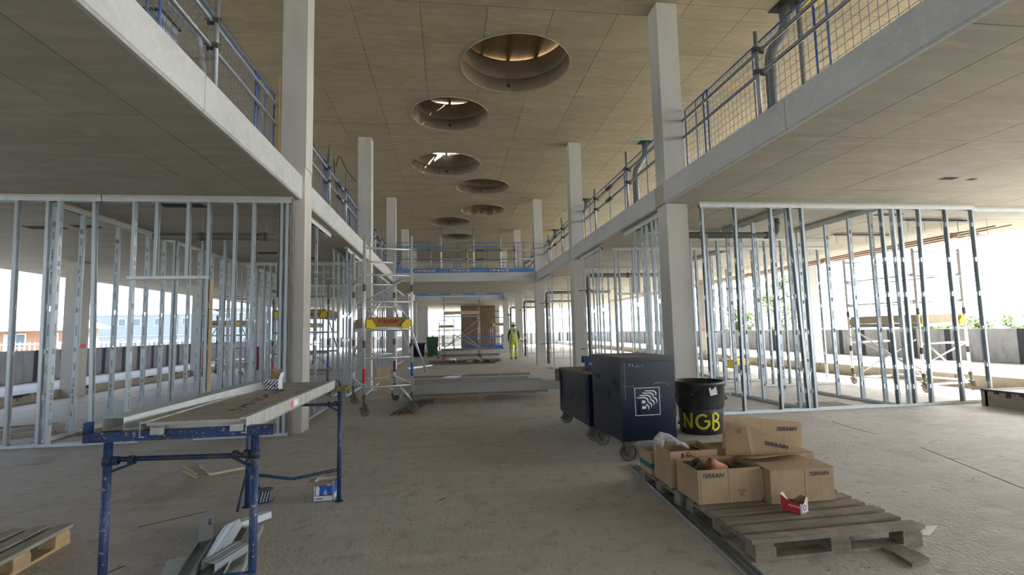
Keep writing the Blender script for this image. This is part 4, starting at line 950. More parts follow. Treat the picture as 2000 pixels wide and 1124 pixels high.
# glove carton on floor
t = thing('glove_carton', 'open white and blue carton printed with a white glove, under the far trestle leg', 'box', (-1.03,4.38,0), 0)
x0,x1,y0,y1,h = -1.118,-.962,4.31,4.45,.155
MB().bx(x0,x1,y0,y0+.003,.001,h).bx(x0,x1,y1-.003,y1,.001,h).bx(x0,x0+.003,y0,y1,.001,h).bx(x1-.003,x1,y0,y1,.001,h).bx(x0,x1,y0,y1,.001,.004).build('carton', M['box_white'], t)
MB().bx(x0+.012,x1-.006,y0-.0012,y0-.0002,.045,h-.004).bx(x1+.0002,x1+.0012,y0+.02,y1-.02,.05,h-.004).build('blue_panel', M['box_blue'], t)
MB().bx(x0+.035,x1-.012,y0-.0018,y0-.0013,.045,.056).build('black_strip', M['ink'], t)
m = MB(); gx, gz = x0+.033, .065
for i,(a,l) in enumerate(((2.6,.022),(2.0,.035),(1.6,.04),(1.25,.036),(.9,.028))):
    m.bar((gx+.014*math.cos(a),y0-.0022,gz+.02+.01*math.sin(a)),(gx+.014*math.cos(a)+l*math.cos(a)*.5,y0-.0022,gz+.02+l*math.sin(a)),.0012,.008,up=(1,0,0))
m.bx(gx-.014,gx+.014,y0-.0025,y0-.0016,gz-.015,gz+.028)
for k in range(4): m.bx(gx+.045+.006*k, gx+.078-.005*k, y0-.0022,y0-.0016, gz-.01+.014*k, gz-.003+.014*k)
m.bx(x1-.05,x1-.016,y0-.0022,y0-.0016,h-.03,h-.014); m.build('print', M['white'], t, kind='stuff')
m = MB().add([(x0+.016,y0-.001,.022),(x0+.028,y0-.001,.03),(x0+.028,y0-.001,.014)],[(0,1,2)]); m.bx(x0+.034,x0+.075,y0-.001,y0-.0004,.019,.026); m.build('small_print', M['ink'], t)
MB().slab([(x0,y0,h),(x1,y0,h),(x1-.008,y0-.045,h-.012),(x0+.008,y0-.045,h-.012)][::-1],.002).build('flap', M['card'], t)
MB().slab([(x1,y0,h),(x1,y1,h),(x1+.06,y1-.01,h+.014),(x1+.06,y0+.02,h+.014)],.002).build('flap', M['card'], t)
MB().slab([(x0,y1,h),(x0,y0,h),(x0-.055,y0+.03,h-.01),(x0-.055,y1,h-.01)],.002).build('flap', M['card'], t)
MB().slab([(x0+.06,y1,h),(x1,y1,h),(x1,y1+.01,h+.045),(x0+.06,y1+.01,h+.045)][::-1],.002).build('flap', M['card_in'], t)
# stud offcuts on the floor
tilted_channel('stud_offcut', 'short stud offcut with black printed numbers, top left of the floor heap', (-1.738,3.90,.075), (-1.566,3.50,.062), .088, .04, roll=0, up=-1, mark='JE12 6MK')
tilted_channel('stud_offcut', 'open stud offcut lying trough upwards below the printed offcut', (-1.585,3.56,.012), (-1.46,3.00,.012), .092, .045, up=1)
tilted_channel('stud_offcut', 'flat dark offcut at the bottom left of the floor heap', (-1.625,3.285,.048), (-1.52,2.95,.045), .092, .045, up=-1, mt='track', ribs=False)
tilted_channel('stud_offcut', 'wide bright offcut propped diagonally in the middle of the floor heap', (-1.500,3.72,.085), (-1.425,3.20,.055), .10, .055, roll=.42, up=-1)
tilted_channel('stud_offcut', 'bright offcut at the top right of the floor heap touching the trestle leg', (-1.52,3.735,.062), (-1.36,3.98,.060), .092, .045, up=-1, roll=-.1)
tilted_channel('stud_offcut', 'short bright offcut lying across the others at the front of the heap', (-1.37,3.10,.085), (-1.275,3.32,.10), .096, .05, up=-1, roll=.1)
tilted_channel('stud_offcut', 'long dark offcut on the right of the heap beside the trestle leg', (-1.36,3.78,.004), (-1.20,2.95,.004), .09, .045, up=1, mt='track')
# plasterboard scrap and floor litter, left
def ragged(name, label, cat, corners, t_, mt, edge='timber', z=.001, jag=.012, seed=1):
    rr = random.Random(seed); P = []
    for i in range(len(corners)):
        a = Vector((*corners[i],0)); b_ = Vector((*corners[(i+1)%len(corners)],0)); n = max(2,int((b_-a).length/.06))
        for k in range(n):
            p = a.lerp(b_, k/n); P.append((p.x+rr.uniform(-jag,jag), p.y+rr.uniform(-jag,jag)))
    t = thing(name, label, cat, (corners[0][0], corners[0][1], z))
    MB().prism(P, z, z+t_*.75).build('core', M[edge], t); MB().prism([(x*1.0,y) for x,y in P], z+t_*.75+.0003, z+t_).build('face', M[mt], t)
    return t
ragged('plasterboard_scrap', 'broken grey plasterboard piece on the floor between the trestle legs', 'board scrap', [(-2.36,5.31),(-2.06,5.53),(-2.30,5.93),(-2.66,5.74)], .025, 'plaster', 'board_pale')
for k,(a,c,wd,nm) in enumerate((((-2.78,5.70),(-2.52,5.38),.03,'left'),((-2.72,5.55),(-2.45,5.25),.02,'middle'),((-2.86,5.98),(-2.62,5.80),.04,'rear'))):
    tag(MB().bar((*a,.006),(*c,.006),wd,.01).build('splinter', M['board_pale' if k<2 else 'plaster']), '%s splinter lying beside the broken plasterboard piece' % nm, 'splinter')
for k,(a,c,wd,h,nm) in enumerate((((-6.7,7.75),(-5.75,8.3),.16,.05,'front pale timber plank on the floor inside the left room'),((-6.9,8.2),(-6.05,8.75),.18,.06,'rear pale timber plank on the floor inside the left room'),((-7.1,8.9),(-6.4,9.1),.08,.02,'thin brown strip on the floor behind the left room planks'),((-5.6,10.9),(-5.2,10.95),.25,.02,'brown scrap board on the floor behind the left studs'),((-5.25,7.9),(-5.0,8.6),.14,.05,'short timber plank inside the left room by the side stud wall'))):
    tag(MB().bar((*a,h/2+.001),(*c,h/2+.001),wd,h).build('timber_plank', M['kerb' if k<2 else 'wood_grey']), nm, 'plank')
ragged('board_scrap', 'thin brown board scrap on the floor just inside the right front stud wall', 'board scrap', [(5.72,7.35),(6.5,7.35),(6.55,7.8),(5.85,7.85)], .02, 'wood_grey', 'wood_grey')
t = thing('maroon_board', 'dark red board standing near the left edge beyond the studs', 'board', (-8.0,21.5,0)); MB().bx(-8.35,-7.8,21.5,21.54,.02,.95).build('panel', M['maroon'], t); MB().bx(-8.35,-7.8,21.54,21.58,.0,.1).build('batten', M['wood_grey'], t)
t = thing('yellow_machine', 'small yellow and orange site machine near the outer right column', 'machine', (8.4,13.5,0)); MB().bx(8.1,8.6,13.4,13.8,.12,.38).build('body', M['yellow'], t); MB().tube((8.1,13.5,.38),(7.9,13.5,.62),.02,8).tube((8.6,13.5,.38),(8.5,13.5,.55),.03,8).build('handle', M['clamp'], t); MB().lathe([(0,-.04),(.11,-.04),(.11,.04),(0,.04)],14,(8.25,13.38,.11),'y').lathe([(0,-.04),(.11,-.04),(.11,.04),(0,.04)],14,(8.5,13.38,.11),'y').build('wheels', M['rubber'], t)
# floor joints and marks
m = MB(); ck = [(5.236,6.33),(5.16,5.94),(5.12,5.5),(5.02,4.82),(4.85,4.35),(4.69,3.92),(4.54,3.51)]
for i in range(len(ck)-1):
    if i in (2,): continue
    m.bar((*ck[i],.0008),(*ck[i+1],.0008),.011,.0012)
for a, c in (((-2.2,2.9),(-1.95,3.35)),((-2.25,4.0),(-1.9,4.25)),((-.1,4.15),(-.05,4.2)),((.9,6.7),(1.15,6.72)),((.75,7.6),(1.3,7.62)),((-.35,4.6),(-.3,4.62)),((2.3,14.6),(3.0,14.55))): m.bar((*a,.0008),(*c,.0008),.010,.0012)
m.build('trim_90', M['hole'], kind='structure')
# ------------------------------------------------------------------ pallets
def pallet(label, x, y, w_, d_, rot, nsl, slm, bkm, h=.14, stamp=None, along='x'):
    t = thing('wooden_pallet', label, 'pallet', (x, y, 0), rot)
    nb = 3; bh = h-.022*3+.005
    for k in range(nb):
        yy = (d_-.10)*k/(nb-1)
        MB().bx(0,w_,yy,yy+.10,.001,.021).build('bottom_board', M[bkm], t, off=L0)
        for j in range(3):
            xx = (w_-.13)*j/2
            MB().bx(xx,xx+.13,yy,yy+.10,.021,.021+bh-.022).build('block', M[bkm], t, off=L0)
    zt = .021+bh-.022
    for j in range(3):
        xx = (w_-.13)*j/2; MB().bx(xx,xx+.12,0,d_,zt,zt+.02).build('stringer_board', M[bkm], t, off=L0)
    pit = d_/nsl
    for k in range(nsl):
        e = random.uniform(-.012,.02); yy = pit*k
        m = MB().bx(-.01-e, w_+.01+random.uniform(-.01,.02), yy+.0, yy+pit*.64, zt+.02, zt+.042)
        m.build('slat', M[slm], t, off=L0)
    if stamp:
        for (tx, zz) in stamp: text_obj(tx, .038, M['hole'], t, stamp_o+Vector((0,0,zz)), stamp_d, (0,0,1), 'stamp', .012)
    return t, zt+.042
stamp_o = Vector((0,0,0)); stamp_d = (1,0,0)
pa, zt = pallet('weathered grey pallet in front right, mostly bare, nearest the camera', 1.72, 2.735, 1.10, .80, .02, 6, 'wood_grey', 'wood_grey')
pb, _ = pallet('weathered pallet behind the bare one, covered by cardboard boxes', 1.69, 3.60, 1.10, .74, .02, 6, 'wood_grey', 'wood_grey')
# near-left pallet, slats run towards the camera
pc, _ = pallet('newer pale pallet with grey top slats at the lower left corner', -2.52, 3.00, .78, .95, math.pi/2+.03, 7, 'slat_grey', 'wood_new')
text_obj('LP', .05, M['hole'], pc, (-2.5158,3.30,.072), (0.03,1,0), (0,0,1), 'stamp', .012); text_obj('535', .04, M['hole'], pc, (-2.5158,3.29,.034), (0.03,1,0), (0,0,1), 'stamp', .012)
# ------------------------------------------------------------------ cartons
PT = zt+.0015
TS = 'TERRAIN'
def open_box(t, x0, x1, y0, y1, z0, z1, th=.004, mt='card', notop=True, name='carton'):
    MB().bx(x0,x1,y0,y0+th,z0,z1).build('side_panel', M[mt], t); MB().bx(x0,x1,y1-th,y1,z0,z1).build('side_panel', M[mt], t)
    MB().bx(x0,x0+th,y0+th,y1-th,z0,z1).build('side_panel', M[mt], t); MB().bx(x1-th,x1,y0+th,y1-th,z0,z1).build('side_panel', M[mt], t)
    MB().bx(x0+th,x1-th,y0+th,y1-th,z0,z0+th).build('base_panel', M['card_in'], t)
# 1 front left open box
t = thing('cardboard_box', 'open cardboard box with a flowerpot inside, front left on the pallets, TERRAIN on its face', 'box', (1.93,3.5,PT))
a, c, y0, y1, z1 = 1.70, 2.17, 3.33, 3.66, .352
open_box(t, a, c, y0, y1, PT, z1)
text_obj(TS, .040, M['ink'], t, (1.73,y0-.0006,z1-.055), (1,0,0), (0,0,1), 'lettering', .022, shear=.25)
text_obj(TS, .042, M['ink'], t, (1.735,y1-.005,z1-.050), (1,0,0), (0,0,1), 'lettering', .022, shear=.25)
for xs_ in (1.925,1.715): MB().bx(xs_,xs_+.0018,y0-.0006,y0,PT,z1).build('seam', M['ink'], t)
m = MB()
for k,wd in enumerate((.05,.08,.045,.04,.03,.035)): m.bx(2.02-wd/2,2.02+wd/2,y0-.0006,y0,.205-.008*k,.2075-.008*k)
m.build('small_print', M['ink'], t)
MB().slab([(c,y0,z1-.01),(c+.012,y0-.006,z1-.02),(c+.010,y0-.010,PT+.03),(c,y0-.002,PT+.01)],.003).build('torn_flap', M['card'], t)
# flowerpot etc
t = thing('flowerpot', 'terracotta flowerpot lying on its side in the front open box', 'pot', (1.92,3.47,.33))
pm = MB().lathe([(.0,.13),(.036,.13),(.048,.045),(.056,.04),(.058,0),(.050,0),(.046,.04),(.032,.12),(0,.12)], 28)
R_ = (Vector((.92,-.18,-.28))).to_track_quat('Z','Y').to_matrix().to_4x4(); pm.v = [tuple((R_@Vector(p))+Vector((1.875,3.50,.335))) for p in pm.v]
pm.build('pot', M['terracotta'], t, True)
t = thing('grey_cup', 'grey round fitting behind the flowerpot in the front open box', 'fitting', (1.86,3.56,.3))
pm = MB().lathe([(0,0),(.045,0),(.052,.10),(.046,.10),(.040,.01),(0,.01)],24); R_ = Matrix.Rotation(-.7,4,'Y'); pm.v = [tuple((R_@Vector(p))+Vector((1.862,3.57,.262))) for p in pm.v]; pm.build('cup', M['rubber'], t, True)
t = thing('black_ring', 'black pipe ring in the right corner of the front open box', 'fitting', (2.08,3.5,.3))
MB().lathe([(.044,0),(.052,0),(.052,.05),(.044,.05),(.036,.03),(.036,0)],24,(2.075,3.48,.285)).build('ring', M['black'], t, True)
tag(MB().bx(1.76,2.1,3.40,3.6,.16,.26).build('packing_card', M['card_in']), 'folded card packing in the bottom of the front open box', 'packing')
# 2 right closed box
t = thing('cardboard_box', 'closed cardboard box at the right of the pallets, TERRAIN at its top right', 'box', (2.4,3.4,PT))
a, c, y0, y1, z1 = 2.185, 2.665, 3.245, 3.60, .345
MB().bx(a,c,y0,y1,PT,z1).build('body', M['card'], t)
text_obj(TS, .038, M['ink'], t, (2.475,y0-.0006,z1-.050), (1,0,0), (0,0,1), 'lettering', .022, shear=.25)
text_obj(TS, .034, M['ink'], t, (2.645,y0+.055,z1+.0045), (-1,0,0), (0,-1,0), 'lettering', .012, shear=.25)
MB().bx(2.443,2.445,y0-.0006,y0,PT,z1).build('seam', M['ink'], t)
MB().slab([(a,y0,z1+.0015),(c+.004,y0,z1+.0015),(c-.005,y0+.19,z1+.012),(a+.0,y0+.18,z1+.006)],.003).build('flap', M['card'], t)
MB().slab([(a-.004,y1,z1+.003),(a+.0,y0+.185,z1+.035),(c-.06,y0+.21,z1+.05),(c,y1,z1+.003)],.003).build('flap', M['card'], t)
MB().bx(a+.1,c-.12,y0+.19,y0+.20,z1,z1+.008).build('gap', M['hole'], t)
# 3 middle box with red print
t = thing('cardboard_box', 'tall open cardboard box with a red mark, behind the front open box at left', 'box', (1.86,3.85,PT))
a, c, y0, y1, z1 = 1.675, 2.06, 3.70, 4.02, .395
open_box(t, a, c, y0, y1, PT, z1)
m = MB()
for (x,z,r) in ((1.775,.365,.013),(1.775,.34,.013),(1.82,.37,.017),(1.812,.35,.012),(1.845,.345,.017),(1.868,.34,.012)): m.lathe([(r*.55,-.0008),(r,-.0008),(r,0),(r*.55,0)],18,(x,y0-.0003,z),'y')
m.bx(1.765,1.785,y0-.001,y0-.0002,.325,.375); m.build('red_print', M['maroon'], t)
m = MB()
for z in (.31,.322): m.bx(a-.0008,a-.0001,3.72+.02,3.76+.02,z,z+.006)
m.build('red_print', M['red'], t)
# 4 low box with teal band
t = thing('cardboard_box', 'low cardboard box with a dark teal band at the rear left corner of the pallet', 'box', (1.68,4.16,PT))
open_box(t, 1.66, 1.93, 4.05, 4.30, PT, .30)
MB().bx(1.659,1.6599,4.05,4.30,.17,.215).bx(1.66,1.93,4.0488,4.0498,.17,.215).build('teal_band', M['teal'], t)
MB().bx(1.70,1.90,4.08,4.27,.16,.27).build('packing', M['card_in'], t)
tag(MB().bx(1.70,1.74,4.02,4.045,.24,.30).build('orange_tag', M['red']), 'small orange-red tag beside the draped glove', 'tag')
# 5 big collapsed carton
t = thing('cardboard_box', 'large collapsed cardboard box with raised panels at the back of the pallets', 'box', (2.5,3.95,PT))
open_box(t, 2.085, 2.86, 3.68, 4.16, PT, .335)
MB().slab([(2.245,3.96,.335),(2.985,3.98,.30),(2.995,3.97,.50),(2.975,3.965,.515),(2.262,3.92,.612)],.005).build('raised_panel', M['card'], t)
def on_panel(txt, size, par, P0, P1, P3, u, v, lift=.0065):
    P0, P1, P3 = Vector(P0), Vector(P1), Vector(P3); X = (P1-P0).normalized(); Y = P3-P0; Y = (Y-X*Y.dot(X)).normalized(); N = X.cross(Y)
    text_obj(txt, size, M['ink'], par, P0+X*u+Y*v+N*lift, X, Y, 'lettering', .022, shear=.25)
on_panel(TS, .047, t, (2.245,3.96,.335), (2.985,3.98,.30), (2.262,3.92,.612), .49, .145)
MB().slab([(2.13,3.70,.345),(2.30,3.64,.345),(2.36,3.78,.535),(2.24,3.86,.565)],.004).build('diagonal_flap', M['card'], t)
MB().slab([(2.302,3.638,.345),(2.78,3.60,.36),(2.66,3.70,.40),(2.362,3.778,.535)],.004).build('diagonal_flap', M['card'], t)
def on_panel2(txt, size, par, A, B, Cc, start, xdir, lift=.0055):
    A, B, Cc = Vector(A), Vector(B), Vector(Cc); N = (B-A).cross(Cc-A).normalized()
    if N.y > 0: N = -N
    X = Vector(xdir); X = (X-N*X.dot(N)).normalized(); Y = N.cross(X); S = Vector(start); S = S-N*(S-A).dot(N)+N*lift
    text_obj(txt, size, M['ink'], par, S, X, Y, 'lettering', .022, shear=.25)
on_panel2(TS, .044, t, (2.302,3.638,.345),(2.78,3.60,.36),(2.362,3.778,.535), (2.44,3.66,.425), (1,0,-.38))
MB().slab([(2.265,3.762,.45),(2.30,3.772,.535),(2.318,3.762,.53),(2.283,3.750,.445)],.0045).build('tape', M['board'], t)
MB().slab([(2.085,3.68,.336),(2.085,4.16,.336),(1.99,4.12,.375),(2.01,3.80,.36)][::-1],.004).build('flap', M['card'], t)
# small red and white box
t = thing('fixings_box', 'small torn red and white fixings box on the bare pallet slats', 'box', (2.25,3.1,PT), 0)
P = [(2.185,3.155),(2.245,3.045),(2.325,3.075),(2.265,3.19)]; H_ = .088
def wall(m, p, q, z0, hs):
    n = len(hs)-1; d = Vector((q[0]-p[0],q[1]-p[1],0)); nn = Vector((-d.y,d.x,0)).normalized()*.002
    for k in range(n):
        A = Vector((*p,z0))+d*k/n; B = Vector((*p,z0))+d*(k+1)/n
        m.add([A,B,B+Vector((0,0,hs[k+1])),A+Vector((0,0,hs[k])),A+nn,B+nn,B+nn+Vector((0,0,hs[k+1])),A+nn+Vector((0,0,hs[k]))],[(0,1,2,3),(7,6,5,4),(3,2,6,7),(0,4,5,1),(1,5,6,2),(0,3,7,4)])
    return m
wall(MB(), P[0], P[1], PT, [.10,.085,.07,.062,.066,.062]).build('red_side', M['red'], t)
wall(MB(), P[1], P[2], PT, [.062,.05,.055,.07,.098,.09]).build('white_end', M['box_white'], t)
wall(MB(), P[2], P[3], PT, [.09,.10,.06,.05]).build('side', M['card_in'], t); wall(MB(), P[3], P[0], PT, [.05,.08,.11,.10]).build('end', M['box_white'], t)
MB().prism([P[0],P[1],P[2],P[3]], PT, PT+.002).build('base', M['card_in'], t)
MB().slab([(2.245,3.045,PT+.062),(2.265,3.052,PT+.064),(2.262,3.048,PT+.001),(2.247,3.042,PT+.001)],.0008).build('grey_corner', M['roofing'], t)
d_ = (Vector((2.245,3.045,0))-Vector((2.185,3.155,0))).normalized()
text_obj('friulsider', .021, M['white'], t, Vector((2.2445,3.0455,PT+.048))+Vector((-d_.y,d_.x,0))*-.0018, -d_, (0,0,-1), 'lettering', .012)
m = MB().lathe([(.012,-.001),(.017,-.001),(.017,0),(.012,0)],20,(0,0,0),'y'); R_ = Matrix.Rotation(math.atan2(.03,.08),4,'Z'); m.v = [tuple((R_@Vector(p))+Vector((2.288,3.0603,PT+.035))) for p in m.v]; m.build('red_ring', M['red'], t)
# glove
t = thing('work_glove', 'grey striped work glove draped over the cardboard boxes at the left', 'glove', (1.72,4.0,.4))
def blob_path(m, pts, rs, n=10): m.path(pts, rs, n)
m = MB(); blob_path(m, [(1.72,3.98,.30),(1.70,3.985,.36),(1.705,3.99,.42),(1.73,3.98,.452),(1.78,3.96,.442),(1.83,3.93,.415)], [.022,.034,.040,.040,.034,.026])
for k,(dx,dy,dz) in enumerate(((.09,-.03,-.02),(.085,-.055,-.025),(.08,-.08,-.03),(.07,-.10,-.035))): blob_path(m, [(1.82,3.93-.012*k,.418-.004*k),(1.82+dx*.5,3.93+dy*.5,.413+dz*.3),(1.82+dx,3.93+dy,.412+dz)], [.016,.012,.009], 8)
blob_path(m, [(1.73,3.96,.42),(1.70,3.93,.36),(1.70,3.92,.31)], [.02,.016,.011], 8)
blob_path(m, [(1.72,3.98,.33),(1.725,3.97,.26),(1.735,3.96,.20)], [.02,.017,.012], 8)
bmg = m.build('glove_body', M['cloth'], t, True); md = bmg.modifiers.new('r','REMESH'); md.mode = 'VOXEL'; md.voxel_size = .005; md.use_smooth_shade = True
# long profiles on floor
for k in range(5):
    x0 = 1.735+.017*k; x1 = 1.50+.019*k
    tilted_channel('metal_profile', ['leftmost','second','middle','fourth','rightmost'][k]+' long thin metal profile of the bundle on the floor beside the pallets', (x0, 4.80-.05*(k%3), .002+.0*(k%2)), (x1, 1.6, .002), .015, .012 if k%2 else .02, mt='track', ribs=False, cat='metal profile')
for k,(a,c,nm) in enumerate((((1.95,5.35),(2.75,4.85),'front'),((2.15,5.55),(2.95,4.95),'rear'))):
    tilted_channel('metal_track', nm+' metal track lying on the floor under the large blue chest', (*a,.002), (*c,.002), .075, .045, mt='steel', cat='track')
ragged('board_scrap', 'broken grey board scrap on the floor in front of the bare pallet', 'board scrap', [(2.52,2.545),(2.68,2.58),(2.66,2.80),(2.54,2.74)], .018, 'wood_grey', 'wood_grey', seed=4)
tag(MB().slab([(2.93,2.90,.002),(2.99,2.87,.002),(3.17,2.98,.012),(3.10,3.0,.004)],.001).build('plastic_strip', M['white_paint']), 'torn white plastic strip on the floor right of the pallet', 'plastic strip')
# ------------------------------------------------------------------ navy tool chests
def chest(label, x, y, rot, w_, d_, z0, z1, cats, top):
    t = thing('tool_chest', label, 'tool chest', (x, y, 0), rot)
    MB().bx(0,w_,0,d_,z0,z1-.05).build('body', M['navy'], t, off=L0)
    l = MB().bx(-.004,w_+.004,-.004,d_+.004,z1-.047,z1-.003).build('lid', M['navy'], t, off=L0)
    MB().bx(-.002,w_+.002,-.002,d_+.002,z1-.003,z1).build('lid_top', M[top], l, off=L0)
    for (cx, cy) in ((.07,.03),(w_-.14,.05),(.07,d_-.10),(w_-.14,d_-.10)):
        r = (z0-.02)/2
        c = MB().lathe([(0,-.02),(r*.45,-.02),(r*.5,-.014),(r*.8,-.014),(r*.85,-.02),(r,-.016),(r,.016),(r*.85,.02),(r*.8,.014),(r*.5,.014),(r*.45,.02),(0,.02)], 28, (cx,cy,r), 'y').build('castor', M['rubber'], t, True, off=L0)
        MB().bx(cx-.05,cx+.03,cy-.032,cy-.024,r,z0).bx(cx-.05,cx+.03,cy+.024,cy+.032,r,z0).bx(cx-.07,cx+.05,cy-.045,cy+.045,z0-.008,z0).tube((cx,cy-.036,r),(cx,cy+.036,r),.012,10).build('fork', M['clamp'], c, off=L0)
        MB().slab([(cx-.05,cy-.02,r*1.25),(cx-.05,cy+.02,r*1.25),(cx-.10,cy+.02,r*.95),(cx-.10,cy-.02,r*.95)],.006).build('brake', M['clamp'], c, off=L0)
    return t
cz0, cz1 = .20, 1.055
bc = chest('large navy steel tool chest on castors with a white lettered logo, centre right', 1.735, 4.93, .055, .595, .86, cz0, cz1, 0, 'navy_top')
F = Matrix.Rotation(.055, 3, 'Z')
def cw(x, y, z): v = F@Vector((x,y,z)); return v+Vector((1.735,4.93,0))
fx, fz = F@Vector((1,0,0)), Vector((0,0,1))
def rect_frame(m, x0, x1, z0, z1, wd, y=-.0015):
    m.bx(x0,x1,y,y+.001,z0,z0+wd).bx(x0,x1,y,y+.001,z1-wd,z1).bx(x0,x0+wd,y,y+.001,z0,z1).bx(x1-wd,x1,y,y+.001,z0,z1)
lg = MB(); rect_frame(lg, .148,.425,.452,.735,.006); lgo = lg.build('logo_frame', M['white'], bc, off=L0)
def b_outline(ox, oz, W_=.098, H_=.148):
    P = [(0,0)]
    P += [(W_*.50+W_*.50*math.cos(math.radians(a)), H_*.27+H_*.27*math.sin(math.radians(a))) for a in range(-90,71,10)]
    P += [(W_*.46+W_*.47*math.cos(math.radians(a)), H_*.76+H_*.24*math.sin(math.radians(a))) for a in range(-50,91,10)]
    P += [(-W_*.42,H_),(-W_*.36,H_*.945),(0,H_*.90)]
    return [(ox+x, oz+z) for x, z in P]
def flat_poly(P, y, mt, nm):
    m = MB(); n = len(P); m.add([(x,y,z) for x,z in P]+[(x,y+.0004,z) for x,z in P], [tuple(range(n)), tuple(reversed(range(n,2*n)))]+[(i,n+i,n+(i+1)%n,(i+1)%n) for i in range(n)])
    return m.build(nm, M[mt], bc, off=L0)
for q, k in enumerate((3,2,1,0)):
    flat_poly(b_outline(.205+.031*k, .492+.022*k), -.0014-.0012*q, 'white', 'logo_letter')
    flat_poly(b_outline(.205+.031*k-.011, .492+.022*k-.011), -.0020-.0012*q, 'navy', 'logo_letter')
for z0_, z1_, xr_ in ((.520,.549,.268),(.576,.606,.262)):
    flat_poly([(.222,z0_),(xr_-.012,z0_),(xr_,z0_+.008),(xr_,z1_-.008),(xr_-.012,z1_),(.222,z1_)], -.0064, 'white', 'logo_counter')
m = MB().bx(.365,.50,-.006,-.001,.772,.784).bx(.505,.512,-.004,-.001,.745,.79).bx(.525,.532,-.004,-.001,.745,.79).bx(.02,.14,-.004,-.001,.752,.757).bx(.136,.142,-.004,-.001,.72,.757).bx(.357,.363,-.004,-.001,.75,.784)
m.build('latch_plate', M['navy_top'], bc, off=L0)
m = MB()
for k in range(22): m.bx(.045+.003*math.sin(k*2),.049+.003*math.sin(k*2),-.0015,-.0005,.62+.018*k,.626+.018*k)
for k,(x,z) in enumerate(((.10,.965),(.135,.97),(.14,.955),(.175,.945),(.19,.96),(.205,.95),(.24,.955),(.105,.975))): m.bx(x,x+.006,-.0015,-.0005,z,z+.008)
m.build('paint_chips', M['white_paint'], bc, off=L0, kind='stuff')
MB().bx(-.0015,-.0005,.30,.345,.60,.70).build('keyhole', M['hole'], bc, off=L0)
m = MB().bar((-.012,.12,.775),(-.012,.20,.80),.01,.012).bar((-.012,.15,.75),(-.012,.23,.775),.01,.012); m.build('side_catch', M['clamp'], bc, off=L0)
m = MB().bar((-.012,.62,.80),(-.012,.70,.825),.01,.012).bar((-.012,.66,.78),(-.012,.74,.80),.01,.012); m.build('side_catch', M['clamp'], bc, off=L0)
sc2 = chest('smaller navy steel tool chest behind the large one, with a worn wooden top', 1.665, 5.90, .045, .62, 1.32, .18, .80, 0, 'worn_top')
MB().bx(-.0015,-.0004,.5,.53,.43,.47).build('lock', M['wood_new'], sc2, off=L0)
m = MB(); [m.bx(-.006,-.0005,*r_) for r_ in ((.06,1.24,.26,.28),(.06,1.24,.72,.735),(.06,.08,.26,.73),(1.22,1.24,.26,.73))]; m.build('door_frame', M['navy'], sc2, off=L0)
MB().bx(-.004,-.0005,1.17,1.20,.42,.74).build('slot', M['hole'], sc2, off=L0)
MB().bx(-.06,.10,1.325,1.36,.60,.775).build('folding_shelf', M['wood_grey'], sc2, off=L0)
t = thing('bench_vice', 'small blue bench vice on the smaller navy chest', 'vice', (1.86,6.55,.80))
MB().bx(1.80,1.93,6.48,6.62,.802,.84).bx(1.82,1.90,6.50,6.58,.84,.93).bx(1.79,1.92,6.49,6.51,.93,.99).bx(1.79,1.85,6.6,6.63,.90,.99).build('jaw', M['trestle'], t)
MB().tube((1.86,6.40,.89),(1.86,6.66,.89),.012,10).tube((1.82,6.41,.89),(1.90,6.41,.89),.005,8).build('screw', M['alu'], t)
tag(MB().lathe([(0,0),(.03,0),(.03,.025),(.026,.03),(0,.03)],20,(1.92,6.36,.8015)).build('orange_tape', M['red'], None, True), 'orange tape roll on the smaller navy chest beside the vice', 'tape roll')
# ------------------------------------------------------------------ black rubble chute section
t = thing('rubble_chute', 'black plastic rubble chute section painted NGB in yellow', 'chute', (3.15, 6.1, 0))
cx, cy = 3.22, 6.14
MB().lathe([(.275,.30),(.298,.36),(.302,.60),(.310,.605),(.312,.645),(.302,.655),(.292,.65),(.290,.36),(.262,.30),(.275,.30)],40,(cx,cy,0)).build('upper_skirt', M['black'], t, True)
MB().lathe([(.250,.0),(.257,.002),(.280,.315),(.268,.36),(.255,.36),(.262,.31),(.243,.0),(.250,.0)],40,(cx,cy,0)).build('lower_barrel', M['black'], t, True)
for a, z in ((math.pi*.98,.44),(0.02,.44),(math.pi*1.02,.14),(-.1,.12)):
    r = .300 if z > .3 else .24; ca, sa = math.cos(a), math.sin(a); tx, ty = -sa, ca
    p = lambda rr_, s, zz: (cx+rr_*ca+s*tx, cy+rr_*sa+s*ty, zz)
    MB().slab([p(r-.005,-.05,z-.06),p(r-.005,-.05,z+.06),p(r+.07,-.05,z-.03),],.004).slab([p(r-.005,.05,z-.06),p(r-.005,.05,z+.06),p(r+.07,.05,z-.03)],.004).slab([p(r-.005,-.05,z+.06),p(r-.005,.05,z+.06),p(r+.07,.05,z-.03),p(r+.07,-.05,z-.03)],.004).build('chain_bracket', M['black'], t)
def on_cyl(u, z, off=.0):   # u metres along the front face from the centre
    if z > .30: r = .302
    else: r = .258+(.281-.258)*z/.315
    r += off; a = -math.pi/2-.42+u/r*1.12; return (cx+r*math.cos(a), cy+r*math.sin(a), z)
def ribbon(m, pts, wd):
    n = len(pts); L_ = []; 
    for i,(u,z) in enumerate(pts):
        a = pts[max(i-1,0)]; b_ = pts[min(i+1,n-1)]; d = Vector((b_[0]-a[0], b_[1]-a[1])).normalized(); L_.append((-d.y*wd/2, d.x*wd/2))
    vs = []
    for (u,z),(du,dz) in zip(pts,L_): vs += [on_cyl(u-du,z-dz,.003), on_cyl(u+du,z+dz,.003)]
    m.add(vs, [(2*i,2*i+2,2*i+3,2*i+1) for i in range(n-1)])
